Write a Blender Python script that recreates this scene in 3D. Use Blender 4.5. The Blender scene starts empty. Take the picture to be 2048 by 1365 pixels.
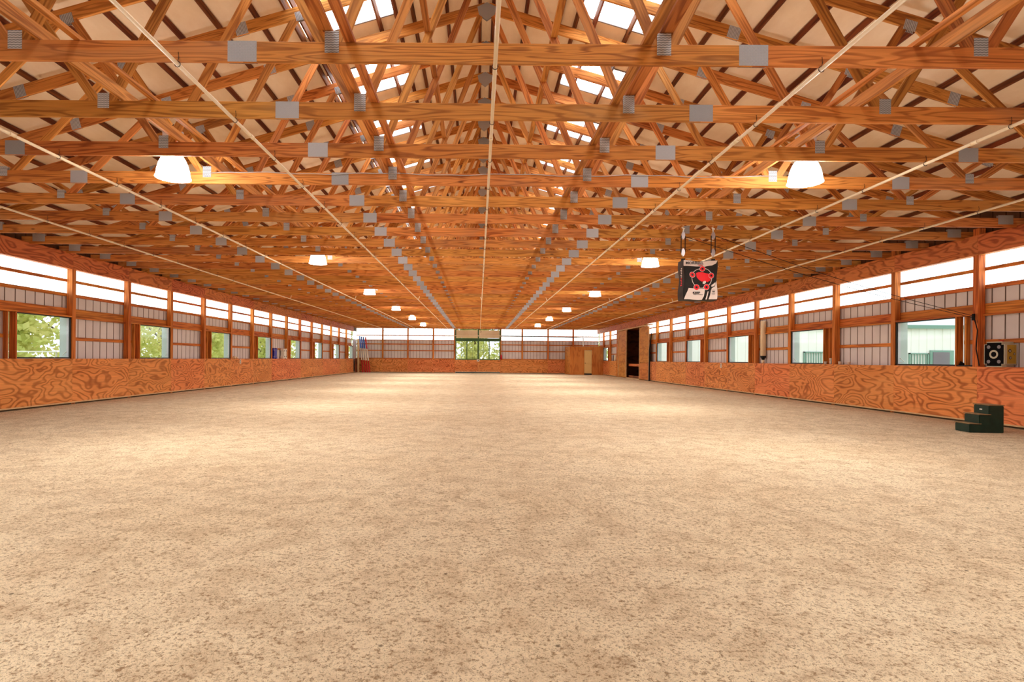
import bpy, bmesh, math, random
from mathutils import Vector, Matrix
random.seed(7)
S = bpy.context.scene
COL = S.collection
PI = math.pi
E = 1.305            # eye height
F = 1130.0           # focal length in pixels of the 2048 frame
C0 = 0.10            # ridge line
WL, WR = 10.93, 10.73
YB = 51.3
BAY = 2.4384
ZC = 4.01            # underside of the bottom chords
PK = 7.66            # top of the top chords at the ridge
SL = 0.2917

# ------------------------------------------------------------------ helpers
def nm(n): return n
def link(o, parent=None):
    COL.objects.link(o)
    if parent is not None: o.parent = parent
    return o
def wloc(o):
    l = Vector((0, 0, 0))
    while o is not None:
        l += o.location; o = o.parent
    return l
def thing(name, label, cat, loc=(0, 0, 0), group=None):
    o = bpy.data.objects.new(name, None); o.empty_display_size = .2
    COL.objects.link(o); o.location = loc
    o['label'] = label; o['category'] = cat
    if group: o['group'] = group
    return o
def tag(o, label, cat, group=None, kind=None):
    o['label'] = label; o['category'] = cat
    if group: o['group'] = group
    if kind: o['kind'] = kind
    return o
def struct_empty(name, loc=(0, 0, 0), label=None):
    o = bpy.data.objects.new(name, None); COL.objects.link(o); o.location = loc
    o['kind'] = 'structure'
    if label: o['label'] = label
    return o
def copy_tree(o, loc, label=None, group=None):
    r = o.copy(); COL.objects.link(r); r.location = loc
    if label: r['label'] = label
    if group: r['group'] = group
    for ch in o.children:
        c = ch.copy(); COL.objects.link(c); c.parent = r
        for g in ch.children:
            d = g.copy(); COL.objects.link(d); d.parent = c
    return r
def from_bm(name, bm, mat, parent=None, loc=None, smooth=False):
    me = bpy.data.meshes.new(name); bm.to_mesh(me); bm.free()
    if isinstance(mat, (list, tuple)):
        for m in mat: me.materials.append(m)
    else: me.materials.append(mat)
    if smooth:
        for p in me.polygons: p.use_smooth = True
    o = bpy.data.objects.new(name, me); link(o, parent)
    if loc is not None:
        o.location = Vector(loc) - (wloc(parent) if parent is not None else Vector((0, 0, 0)))
    return o
def bm_box(bm, lo, hi, mi=0):
    vs = [bm.verts.new((x, y, z)) for x in (lo[0], hi[0]) for y in (lo[1], hi[1]) for z in (lo[2], hi[2])]
    for f in ((0, 1, 3, 2), (4, 6, 7, 5), (0, 4, 5, 1), (2, 3, 7, 6), (0, 2, 6, 4), (1, 5, 7, 3)):
        fc = bm.faces.new([vs[i] for i in f]); fc.material_index = mi
def bm_frame(bm, M, lo, hi, mi=0):
    n = len(bm.verts); bm_box(bm, lo, hi, mi); bm.verts.ensure_lookup_table()
    for v in bm.verts[n:]: v.co = M @ v.co
def bm_tube(bm, pts, r, seg=8, caps=True, rs=None, mi=0):
    pts = [Vector(p) for p in pts]; rings = []
    up = Vector((0, 0, 1))
    for i, p in enumerate(pts):
        d = (pts[min(i + 1, len(pts) - 1)] - pts[max(i - 1, 0)]).normalized()
        a = d.cross(up)
        if a.length < 1e-3: a = d.cross(Vector((1, 0, 0)))
        a.normalize(); b = a.cross(d)
        rr = rs[i] if rs else r
        rings.append([bm.verts.new(p + a * math.cos(2 * PI * k / seg) * rr + b * math.sin(2 * PI * k / seg) * rr) for k in range(seg)])
    for i in range(len(rings) - 1):
        for k in range(seg):
            f = bm.faces.new((rings[i][k], rings[i][(k + 1) % seg], rings[i + 1][(k + 1) % seg], rings[i + 1][k])); f.smooth = True; f.material_index = mi
    if caps:
        f = bm.faces.new(rings[0]); f.material_index = mi
        f = bm.faces.new(rings[-1][::-1]); f.material_index = mi
def bm_lathe(bm, prof, seg=24, c=(0, 0, 0), mi=0, axis='z'):
    rings = []
    for r, z in prof:
        ring = []
        for k in range(seg):
            a = 2 * PI * k / seg
            if axis == 'z': co = (c[0] + r * math.cos(a), c[1] + r * math.sin(a), c[2] + z)
            elif axis == 'y': co = (c[0] + r * math.cos(a), c[1] + z, c[2] + r * math.sin(a))
            ring.append(bm.verts.new(co))
        rings.append(ring)
    for i in range(len(rings) - 1):
        for k in range(seg):
            f = bm.faces.new((rings[i][k], rings[i][(k + 1) % seg], rings[i + 1][(k + 1) % seg], rings[i + 1][k])); f.smooth = True; f.material_index = mi
    return rings
_cache = {}
def board(name, p0, p1, t, w, mat, parent=None, nrm=(0, 1, 0), chamfer=.003):
    """A board from p0 to p1 (centre line). t = thickness along nrm, w = width. Local X runs along the grain."""
    p0, p1 = Vector(p0), Vector(p1); d = p1 - p0; L = d.length
    X = d.normalized(); Y = Vector(nrm); Y = (Y - X * Y.dot(X)).normalized(); Z = X.cross(Y)
    key = (round(L, 3), round(t, 3), round(w, 3), mat.name)
    me = _cache.get(key)
    if me is None:
        bm = bmesh.new(); bm_box(bm, (-L / 2, -t / 2, -w / 2), (L / 2, t / 2, w / 2))
        if chamfer and L < 30: bmesh.ops.bevel(bm, geom=bm.edges[:], offset=min(chamfer, t * .2), segments=1, affect='EDGES')
        me = bpy.data.meshes.new(name); bm.to_mesh(me); bm.free(); me.materials.append(mat); _cache[key] = me
    o = bpy.data.objects.new(name, me); link(o, parent)
    M = Matrix((X, Y, Z)).transposed().to_4x4()
    M.translation = (p0 + p1) / 2 - (wloc(parent) if parent is not None else Vector((0, 0, 0)))
    o.matrix_basis = M
    return o

# ------------------------------------------------------------------ materials
class NB:
    def __init__(s, name):
        s.m = bpy.data.materials.new(name); s.m.use_nodes = True
        s.t = s.m.node_tree; s.t.nodes.clear()
        s.out = s.t.nodes.new('ShaderNodeOutputMaterial')
    def n(s, typ, **kw):
        nd = s.t.nodes.new(typ)
        for k, v in kw.items():
            if k.startswith('_'): setattr(nd, k[1:], v)
            else: nd.inputs[k].default_value = v
        return nd
    def l(s, a, b): s.t.links.new(a, b)
    def math(s, op, a, b=None, c=None, clamp=False):
        nd = s.t.nodes.new('ShaderNodeMath'); nd.operation = op; nd.use_clamp = clamp
        for i, v in enumerate((a, b, c)):
            if v is None: continue
            if isinstance(v, (int, float)): nd.inputs[i].default_value = v
            else: s.l(v, nd.inputs[i])
        return nd.outputs[0]
    def ramp(s, fac, stops, interp='LINEAR'):
        nd = s.t.nodes.new('ShaderNodeValToRGB'); cr = nd.color_ramp; cr.interpolation = interp
        while len(cr.elements) < len(stops): cr.elements.new(.5)
        for e, (p, c) in zip(cr.elements, stops):
            e.position = p; e.color = (c[0], c[1], c[2], 1) if not isinstance(c, (int, float)) else (c, c, c, 1)
        s.l(fac, nd.inputs[0]); return nd.outputs[0]
    def mix(s, fac, a, b, mode='MIX'):
        nd = s.t.nodes.new('ShaderNodeMix'); nd.data_type = 'RGBA'; nd.blend_type = mode; nd.clamp_factor = True
        for sock, v in ((nd.inputs[0], fac), (nd.inputs[6], a), (nd.inputs[7], b)):
            if isinstance(v, (int, float)): sock.default_value = v
            elif isinstance(v, tuple): sock.default_value = (*v, 1) if len(v) == 3 else v
            else: s.l(v, sock)
        return nd.outputs[2]
    def bsdf(s, col, rough=.6, metal=0, normal=None, spec=.3):
        p = s.t.nodes.new('ShaderNodeBsdfPrincipled')
        if isinstance(col, tuple): p.inputs['Base Color'].default_value = (*col, 1)
        else: s.l(col, p.inputs['Base Color'])
        p.inputs['Roughness'].default_value = rough; p.inputs['Metallic'].default_value = metal
        p.inputs['Specular IOR Level'].default_value = spec
        if normal is not None: s.l(normal, p.inputs['Normal'])
        s.l(p.outputs[0], s.out.inputs[0]); return p
def srgb(r, g, b):
    f = lambda c: ((c / 255 + .055) / 1.055) ** 2.4 if c > 10 else c / 255 / 12.92
    return (f(r), f(g), f(b))
def wood(name, light, mid, dark, along=.35, across=7., bands=7., band_w=.35, knots=True, grey=.25, vary=.25, rough=.62, coords='lumber'):
    b = NB(name)
    tc = b.n('ShaderNodeTexCoord'); oi = b.n('ShaderNodeObjectInfo')
    off = b.n('ShaderNodeVectorMath', _operation='SCALE'); 
    cmb = b.n('ShaderNodeCombineXYZ'); b.l(oi.outputs['Random'], cmb.inputs[0]); b.l(oi.outputs['Random'], cmb.inputs[1]); b.l(oi.outputs['Random'], cmb.inputs[2])
    b.l(cmb.outputs[0], off.inputs[0]); off.inputs['Scale'].default_value = 137.
    add = b.n('ShaderNodeVectorMath', _operation='ADD'); b.l(tc.outputs['Object'], add.inputs[0]); b.l(off.outputs[0], add.inputs[1])
    mp = b.n('ShaderNodeMapping'); mp.inputs['Scale'].default_value = (along, across, across); b.l(add.outputs[0], mp.inputs[0])
    n1 = b.n('ShaderNodeTexNoise', Scale=1.0, Detail=2.2, Roughness=.45, Distortion=.35); b.l(mp.outputs[0], n1.inputs['Vector'])
    v = b.math('MULTIPLY', n1.outputs[0], bands)
    fr = b.math('FRACT', v)
    tri = b.math('ABSOLUTE', b.math('SUBTRACT', fr, .5))
    line = b.ramp(tri, [(0.0, 1.0), (band_w * .45, .75), (band_w, 0.0)])
    # fine fibre streaks
    mp2 = b.n('ShaderNodeMapping'); mp2.inputs['Scale'].default_value = (1.5, 60, 60); b.l(add.outputs[0], mp2.inputs[0])
    n2 = b.n('ShaderNodeTexNoise', Scale=1.0, Detail=3., Roughness=.6); b.l(mp2.outputs[0], n2.inputs['Vector'])
    # broad tone patches
    mp3 = b.n('ShaderNodeMapping'); mp3.inputs['Scale'].default_value = (.5, 2.2, 2.2); b.l(add.outputs[0], mp3.inputs[0])
    n3 = b.n('ShaderNodeTexNoise', Scale=1.0, Detail=2., Roughness=.5); b.l(mp3.outputs[0], n3.inputs['Vector'])
    base = b.mix(b.ramp(n3.outputs[0], [(.3, 0.), (.7, 1.)]), light, mid)
    lf = b.math('MULTIPLY', line, b.ramp(n3.outputs[0], [(.25, .45), (.75, 1.)]))
    col = b.mix(lf, base, dark)
    st = b.ramp(n2.outputs[0], [(.3, .72), (.65, 1.08)])
    col = b.mix(.75, col, st, 'MULTIPLY')
    if knots:
        mp4 = b.n('ShaderNodeMapping'); mp4.inputs['Scale'].default_value = (1.1, 3.2, 3.2); b.l(add.outputs[0], mp4.inputs[0])
        vo = b.n('ShaderNodeTexVoronoi', Scale=1.0, Randomness=1.0); b.l(mp4.outputs[0], vo.inputs['Vector'])
        kn = b.ramp(vo.outputs['Distance'], [(.035, 1.), (.075, .0)])
        col = b.mix(b.math('MULTIPLY', kn, .85), col, (dark[0] * .35, dark[1] * .35, dark[2] * .35))
    if grey:
        g = b.ramp(b.math('FRACT', b.math('ADD', n3.outputs[0], b.math('MULTIPLY', oi.outputs['Random'], 3.7))), [(.82, 0.), (.93, grey), (1., 0.)])
        col = b.mix(g, col, srgb(142, 116, 92))
    if vary:
        rv = b.math('ADD', b.math('MULTIPLY', b.math('FRACT', b.math('MULTIPLY', oi.outputs['Random'], 17.3)), vary), 1. - vary * .6)
        hs = b.n('ShaderNodeHueSaturation'); b.l(rv, hs.inputs['Value']); b.l(col, hs.inputs['Color'])
        b.l(b.math('ADD', b.math('MULTIPLY', oi.outputs['Random'], .018), .494), hs.inputs['Hue'])
        col = hs.outputs[0]
    bp = b.n('ShaderNodeBump', Strength=.25, Distance=.004); b.l(n2.outputs[0], bp.inputs['Height'])
    b.bsdf(col, rough, normal=bp.outputs[0], spec=.25)
    return b.m
def plain(name, col, rough=.6, metal=0, spec=.3, noise=.0, scale=6.):
    b = NB(name)
    c = col
    if noise:
        tc = b.n('ShaderNodeTexCoord')
        n = b.n('ShaderNodeTexNoise', Scale=scale, Detail=3.); b.l(tc.outputs['Object'], n.inputs['Vector'])
        f = b.ramp(n.outputs[0], [(.3, 1 - noise), (.7, 1 + noise * .4)])
        c = b.mix(1., col, f, 'MULTIPLY')
    b.bsdf(c, rough, metal, spec=spec); return b.m

M = {}
M['lumber'] = wood('pine_lumber', srgb(224, 150, 78), srgb(204, 124, 56), srgb(144, 74, 26), along=.55, across=7.5, bands=9, band_w=.24)
M['web'] = wood('pine_web_lumber', srgb(224, 152, 84), srgb(190, 112, 50), srgb(138, 70, 28), along=.5, across=9, bands=6, band_w=.26, vary=.4)
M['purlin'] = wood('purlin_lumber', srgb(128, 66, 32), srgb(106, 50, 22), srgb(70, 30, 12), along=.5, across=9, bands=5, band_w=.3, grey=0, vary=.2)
M['frame'] = wood('wall_framing_lumber', srgb(224, 134, 62), srgb(206, 112, 46), srgb(148, 68, 24), along=.5, across=9, bands=5, band_w=.3, grey=0, vary=.2)
M['ply'] = wood('flame_grain_plywood', srgb(232, 146, 86), srgb(222, 130, 70), srgb(150, 70, 28), along=.62, across=1.7, bands=17, band_w=.27, knots=False, grey=0, vary=.12)
M['plyhead'] = wood('header_plywood', srgb(212, 124, 72), srgb(198, 106, 56), srgb(134, 60, 26), along=.7, across=2.4, bands=13, band_w=.28, knots=False, grey=0, vary=.12)
M['plybox'] = wood('storage_plywood', srgb(206, 132, 62), srgb(192, 116, 48), srgb(168, 92, 34), along=.6, across=2.4, bands=4, band_w=.25, knots=False, grey=0, vary=.06)
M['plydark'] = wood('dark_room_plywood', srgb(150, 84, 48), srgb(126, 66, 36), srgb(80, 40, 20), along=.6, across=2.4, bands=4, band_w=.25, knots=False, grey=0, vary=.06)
M['trimwood'] = plain('pale_trim_wood', srgb(214, 176, 128), .7, noise=.2)
M['darkplank'] = plain('treated_skirt_plank', srgb(96, 76, 52), .85, noise=.3)
M['black'] = plain('black_plastic', srgb(16, 15, 16), .45)
M['blackframe'] = plain('black_window_frame', srgb(28, 22, 20), .5)
M['white'] = plain('white_plastic', srgb(232, 228, 218), .4, noise=.05)
M['pvc'] = plain('cream_pvc_pipe', srgb(238, 218, 184), .35, noise=.06)
M['pvcdark'] = plain('dark_pvc_pipe', srgb(60, 70, 62), .4)
M['green'] = plain('dark_green_paint', srgb(62, 96, 62), .5, noise=.06)
M['sage'] = plain('sage_green_trim', srgb(118, 152, 138), .5)
M['sagelight'] = plain('pale_sage_jamb', srgb(190, 204, 200), .5)
M['gutter'] = plain('green_gutter_metal', srgb(50, 96, 82), .4)
M['facefoam'] = plain('matte_black_foam', srgb(20, 19, 20), .95, spec=.05)
M['greyw'] = plain('pale_vinyl', srgb(206, 204, 210), .4)
M['chrome'] = plain('bright_steel', srgb(200, 200, 205), .3, 1.)
M['wire'] = plain('dark_wire', srgb(40, 32, 28), .5)
M['rope'] = plain('black_rope', srgb(22, 20, 20), .8)
M['tan'] = plain('tan_cord', srgb(205, 165, 120), .8)
M['brass'] = plain('brass_clip', srgb(190, 150, 70), .35, 1.)
M['cream'] = plain('cream_door_paint', srgb(222, 184, 118), .6, noise=.04)
M['creampanel'] = plain('cream_curtain_panel', srgb(222, 196, 160), .8, noise=.05)
M['blue'] = plain('blue_plastic', srgb(34, 38, 160), .4)
M['polered'] = plain('red_pole_paint', srgb(190, 22, 34), .45)
M['poleblue'] = plain('blue_pole_paint', srgb(44, 84, 165), .45)
M['polewhite'] = plain('white_pole_paint', srgb(238, 228, 210), .5)
M['stepgreen'] = plain('dark_green_step_plastic', srgb(22, 46, 34), .5, noise=.25, scale=9)
M['dust'] = plain('sand_dusted_tread', srgb(140, 112, 76), .9, noise=.3, scale=14)
M['red'] = plain('signal_red_print', srgb(226, 24, 34), .5)
M['bagblack'] = plain('black_bag_fabric', srgb(34, 29, 27), .75, noise=.3, scale=4)
M['bagwhite'] = plain('pale_bag_print', srgb(222, 206, 198), .7, noise=.06, scale=4)
M['bagside'] = plain('charcoal_bag_side', srgb(66, 56, 54), .8, noise=.2)
M['foam'] = plain('pale_foam_edge', srgb(190, 182, 160), .8)
M['yellow'] = plain('mustard_foam_side', srgb(176, 140, 46), .7, noise=.12)
M['greydisc'] = plain('grey_print', srgb(132, 126, 130), .7)
M['barnwhite'] = plain('white_barn_siding', srgb(236, 234, 228), .6)
M['barnroof'] = plain('pale_metal_roof', srgb(205, 215, 222), .4)
M['screen'] = plain('dusky_window_screen', srgb(120, 112, 118), .7)
M['bark'] = plain('grey_brown_bark', srgb(112, 96, 82), .9, noise=.3, scale=3)
M['ballast'] = plain('grey_ballast_box', srgb(178, 176, 180), .45, .2)

def mat_plate(name, mode):
    b = NB(name); tc = b.n('ShaderNodeTexCoord')
    sx = b.n('ShaderNodeSeparateXYZ'); b.l(tc.outputs['Object'], sx.inputs[0])
    if mode == 'mesh':
        a = b.math('SINE', b.math('MULTIPLY', sx.outputs[0], 560.)); c = b.math('SINE', b.math('MULTIPLY', sx.outputs[2], 560.))
        h = b.math('MULTIPLY', a, c)
    else:
        wob = b.math('MULTIPLY', b.math('SINE', b.math('MULTIPLY', sx.outputs[0], 180.)), .6)
        h = b.math('SINE', b.math('ADD', b.math('MULTIPLY', sx.outputs[2], 285.), wob))
    f = b.ramp(b.math('ADD', b.math('MULTIPLY', h, .5), .5), [(.15, .40), (.7, 1.0)])
    oi = b.n('ShaderNodeObjectInfo')
    tone = b.mix(oi.outputs['Random'], srgb(206, 208, 216), srgb(176, 178, 184))
    col = b.mix(1., tone, f, 'MULTIPLY')
    bp = b.n('ShaderNodeBump', Strength=.5, Distance=.003); b.l(h, bp.inputs['Height'])
    b.bsdf(col, .5, .0, bp.outputs[0], spec=.5); return b.m
M['plate'] = mat_plate('galvanised_mesh_plate', 'mesh')
M['wave'] = mat_plate('galvanised_wave_plate', 'wave')

M['eave'] = plain('dark_eave_boarding', srgb(84, 52, 30), .85, noise=.25)  # dark brown sheet above the headers, darker than the siding
def mat_siding():
    b = NB('painted_ribbed_siding'); tc = b.n('ShaderNodeTexCoord')
    n = b.n('ShaderNodeTexNoise', Scale=1.3, Detail=3.); b.l(tc.outputs['Object'], n.inputs['Vector'])
    col = b.mix(b.ramp(n.outputs[0], [(.3, 0.), (.7, 1.)]), srgb(222, 216, 216), srgb(206, 199, 200))
    b.bsdf(col, .55, 0, spec=.3); return b.m
M['siding'] = mat_siding()
M['groove'] = plain('siding_groove_shade', srgb(140, 122, 114), .8)  # shade of the siding grooves, put into their colour

def mat_clear(name, strength, tint=(.9, .97, 1.)):
    b = NB(name); tc = b.n('ShaderNodeTexCoord')
    mp = b.n('ShaderNodeMapping'); mp.inputs['Scale'].default_value = (9., 9., .5); b.l(tc.outputs['Object'], mp.inputs[0])
    n = b.n('ShaderNodeTexNoise', Scale=1.5, Detail=3., Roughness=.65); b.l(mp.outputs[0], n.inputs['Vector'])
    f = b.ramp(n.outputs[0], [(.3, .42), (.55, 1.)])
    col = b.mix(1., tint, f, 'MULTIPLY')
    em = b.n('ShaderNodeEmission', Strength=strength); b.l(col, em.inputs[0])  # emission added to the sheets in place of daylight coming through
    tr = b.n('ShaderNodeBsdfTransparent'); tr.inputs[0].default_value = (.9, .95, .95, 1)
    tl = b.n('ShaderNodeBsdfTranslucent'); tl.inputs[0].default_value = (.9, .95, .95, 1)
    m1 = b.n('ShaderNodeMixShader'); m1.inputs[0].default_value = .5; b.l(tr.outputs[0], m1.inputs[1]); b.l(tl.outputs[0], m1.inputs[2])
    ad = b.n('ShaderNodeAddShader'); b.l(m1.outputs[0], ad.inputs[0]); b.l(em.outputs[0], ad.inputs[1])
    b.l(ad.outputs[0], b.out.inputs[0]); return b.m
M['clear'] = mat_clear('glowing_corrugated_fibreglass', 2.3)
M['sky'] = mat_clear('glowing_roof_fibreglass', 9.0, (1., .99, .96))

def mat_glass():
    b = NB('clear_window_glass')
    tr = b.n('ShaderNodeBsdfTransparent'); tr.inputs[0].default_value = (.95, .97, .96, 1)
    gl = b.n('ShaderNodeBsdfGlossy'); gl.inputs['Roughness'].default_value = .05
    mx = b.n('ShaderNodeMixShader'); mx.inputs[0].default_value = .03; b.l(tr.outputs[0], mx.inputs[1]); b.l(gl.outputs[0], mx.inputs[2])
    b.l(mx.outputs[0], b.out.inputs[0]); return b.m
M['glass'] = mat_glass()
def mat_bell():
    b = NB('glowing_acrylic_reflector')
    em = b.n('ShaderNodeEmission', Strength=27.); em.inputs[0].default_value = (1., .97, .93, 1)
    b.l(em.outputs[0], b.out.inputs[0]); return b.m
M['bell'] = mat_bell()
def mat_insul():
    b = NB('cream_roof_insulation'); tc = b.n('ShaderNodeTexCoord')
    mp = b.n('ShaderNodeMapping'); mp.inputs['Scale'].default_value = (1.2, .5, 1.2); b.l(tc.outputs['Object'], mp.inputs[0])
    n = b.n('ShaderNodeTexNoise', Scale=2.5, Detail=4., Roughness=.6); b.l(mp.outputs[0], n.inputs['Vector'])
    n2 = b.n('ShaderNodeTexNoise', Scale=60., Detail=2.); b.l(tc.outputs['Object'], n2.inputs['Vector'])
    col = b.mix(b.ramp(n.outputs[0], [(.35, 0.), (.65, 1.)]), srgb(242, 222, 196), srgb(232, 208, 178))
    bp = b.n('ShaderNodeBump', Strength=.4, Distance=.02); b.l(n.outputs[0], bp.inputs['Height'])
    b.bsdf(col, .85, 0, bp.outputs[0], spec=.1); return b.m
M['insul'] = mat_insul()
def mat_sand():
    b = NB('arena_sand_with_fibre'); g = b.n('ShaderNodeNewGeometry')
    P = g.outputs['Position']
    def noise(scale, detail=3., rough=.55, dist=0., sc=None):
        n = b.n('ShaderNodeTexNoise', Scale=scale, Detail=detail, Roughness=rough, Distortion=dist)
        if sc:
            mp = b.n('ShaderNodeMapping'); mp.inputs['Scale'].default_value = sc; b.l(P, mp.inputs[0]); b.l(mp.outputs[0], n.inputs['Vector'])
        else: b.l(P, n.inputs['Vector'])
        return n.outputs[0]
    big = noise(.55, 3.); med = noise(3.2, 4., .6, .6); clump = noise(40., 5., .72, .35); fine = noise(110., 3., .7, .3); grit = noise(240., 2., .7)
    col = b.mix(b.ramp(big, [(.35, 0.), (.65, 1.)]), srgb(253, 231, 196), srgb(246, 221, 184))
    col = b.mix(b.math('MULTIPLY', b.ramp(med, [(.38, 1.), (.56, 0.)]), .36), col, srgb(192, 158, 122))
    tuft = noise(10., 6., .75, .4)
    col = b.mix(b.math('MULTIPLY', b.ramp(tuft, [(.36, 1.), (.47, 0.)]), .40), col, srgb(158, 120, 86))
    col = b.mix(b.math('MULTIPLY', b.ramp(clump, [(.38, 1.), (.48, 0.)]), .78), col, srgb(150, 112, 76))
    col = b.mix(b.math('MULTIPLY', b.ramp(fine, [(.36, 1.), (.43, 0.)]), .72), col, srgb(112, 86, 62))
    col = b.mix(b.math('MULTIPLY', b.ramp(grit, [(.36, 1.), (.5, 0.)]), .18), col, srgb(130, 100, 72))
    col = b.mix(b.math('MULTIPLY', b.ramp(fine, [(.58, 0.), (.70, 1.)]), .4), col, srgb(246, 226, 198))
    # sparse dark scraps
    vo = b.n('ShaderNodeTexVoronoi', Scale=3.6); b.l(P, vo.inputs['Vector'])
    col = b.mix(b.math('MULTIPLY', b.ramp(vo.outputs['Distance'], [(.03, 1.), (.055, 0.)]), .8), col, srgb(92, 72, 54))
    h = b.math('ADD', b.math('MULTIPLY', med, 2.2), b.math('ADD', b.math('MULTIPLY', clump, 1.0), b.math('MULTIPLY', fine, .35)))
    bp = b.n('ShaderNodeBump', Strength=.85, Distance=.05); b.l(h, bp.inputs['Height'])
    b.bsdf(col, .95, 0, bp.outputs[0], spec=.05); return b.m
M['sand'] = mat_sand()
def mat_grass():
    b = NB('pasture_grass'); g = b.n('ShaderNodeNewGeometry')
    n = b.n('ShaderNodeTexNoise', Scale=.6, Detail=6., Roughness=.7); b.l(g.outputs['Position'], n.inputs['Vector'])
    col = b.mix(b.ramp(n.outputs[0], [(.35, 0.), (.65, 1.)]), srgb(176, 182, 140), srgb(200, 198, 170))
    b.bsdf(col, .9, spec=.1); return b.m
M['grass'] = mat_grass()
def mat_leaf():
    b = NB('spring_leaves'); oi = b.n('ShaderNodeNewGeometry')
    n = b.n('ShaderNodeTexNoise', Scale=.9, Detail=4.); b.l(oi.outputs['Position'], n.inputs['Vector'])
    col = b.mix(b.ramp(n.outputs[0], [(.35, 0.), (.65, 1.)]), srgb(204, 212, 128), srgb(238, 230, 164))
    d = b.n('ShaderNodeBsdfDiffuse'); b.l(col, d.inputs[0]); t = b.n('ShaderNodeBsdfTranslucent'); b.l(col, t.inputs[0])
    mx = b.n('ShaderNodeMixShader'); mx.inputs[0].default_value = .45; b.l(d.outputs[0], mx.inputs[1]); b.l(t.outputs[0], mx.inputs[2])
    b.l(mx.outputs[0], b.out.inputs[0]); return b.m
M['leaf'] = mat_leaf()

# ------------------------------------------------------------------ floor and ground
YF = -4.4
XO0, XO1 = -(WL + .2), WR + .2
bm = bmesh.new()
NX, NY = 110, 260
from mathutils import noise as mn
vs = []
for j in range(NY + 1):
    y = YF + (YB + .2 - YF) * (j / NY)
    row = []
    for i in range(NX + 1):
        x = XO0 + (XO1 - XO0) * i / NX
        edge = min(x - XO0, XO1 - x, (YB + .2 - y), 3.) 
        a = min(max((edge - .3) / 1.2, 0), 1)
        z = a * (.012 * mn.noise(Vector((x * .9, y * .9, 0))) + .008 * mn.noise(Vector((x * 3.1, y * 3.1, 4)))) - .006
        row.append(bm.verts.new((x, y, z)))
    vs.append(row)
for j in range(NY):
    for i in range(NX):
        f = bm.faces.new((vs[j][i], vs[j][i + 1], vs[j + 1][i + 1], vs[j + 1][i])); f.smooth = True
fl = from_bm('floor', bm, M['sand']); fl['kind'] = 'structure'
bm = bmesh.new(); bm_box(bm, (-120, -60, -.5), (120, 160, -.12))
gr = from_bm('ground', bm, M['grass']); gr['kind'] = 'structure'

# ------------------------------------------------------------------ ribbed sheets
def ribbed(name, M2, L, z0, z1, mat, parent, pitch=.305, gw=.03, gd=.022, groove=None):
    """Ribbed sheet: local x along the run 0..L, local y outward. M2 maps it to world."""
    pts = [(0., 0., 0)]
    k = pitch * .6
    while k + gw < L - .01:
        pts += [(k, 0, 0), (k + gw * .25, gd, 1), (k + gw * .75, gd, 1), (k + gw, 0, 1)]
        k += pitch
    pts.append((L, 0, 0))
    bm = bmesh.new(); a = [[bm.verts.new(M2 @ Vector((p[0], p[1] + dd, z))) for p in pts] for (z, dd) in ((z0, 0), (z1, 0))]
    for i in range(len(pts) - 1):
        f = bm.faces.new((a[0][i], a[0][i + 1], a[1][i + 1], a[1][i]))
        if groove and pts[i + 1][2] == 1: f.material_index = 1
    return from_bm(name, bm, [mat, groove] if groove else mat, parent)

def ordinal(n):
    return ['first', 'second', 'third', 'fourth', 'fifth', 'sixth', 'seventh', 'eighth', 'ninth', 'tenth', 'eleventh', 'twelfth', 'thirteenth',
            'fourteenth', 'fifteenth', 'sixteenth', 'seventeenth', 'eighteenth', 'nineteenth', 'twentieth', 'twenty-first', 'twenty-second',
            'twenty-third', 'twenty-fourth', 'twenty-fifth'][n]

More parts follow.
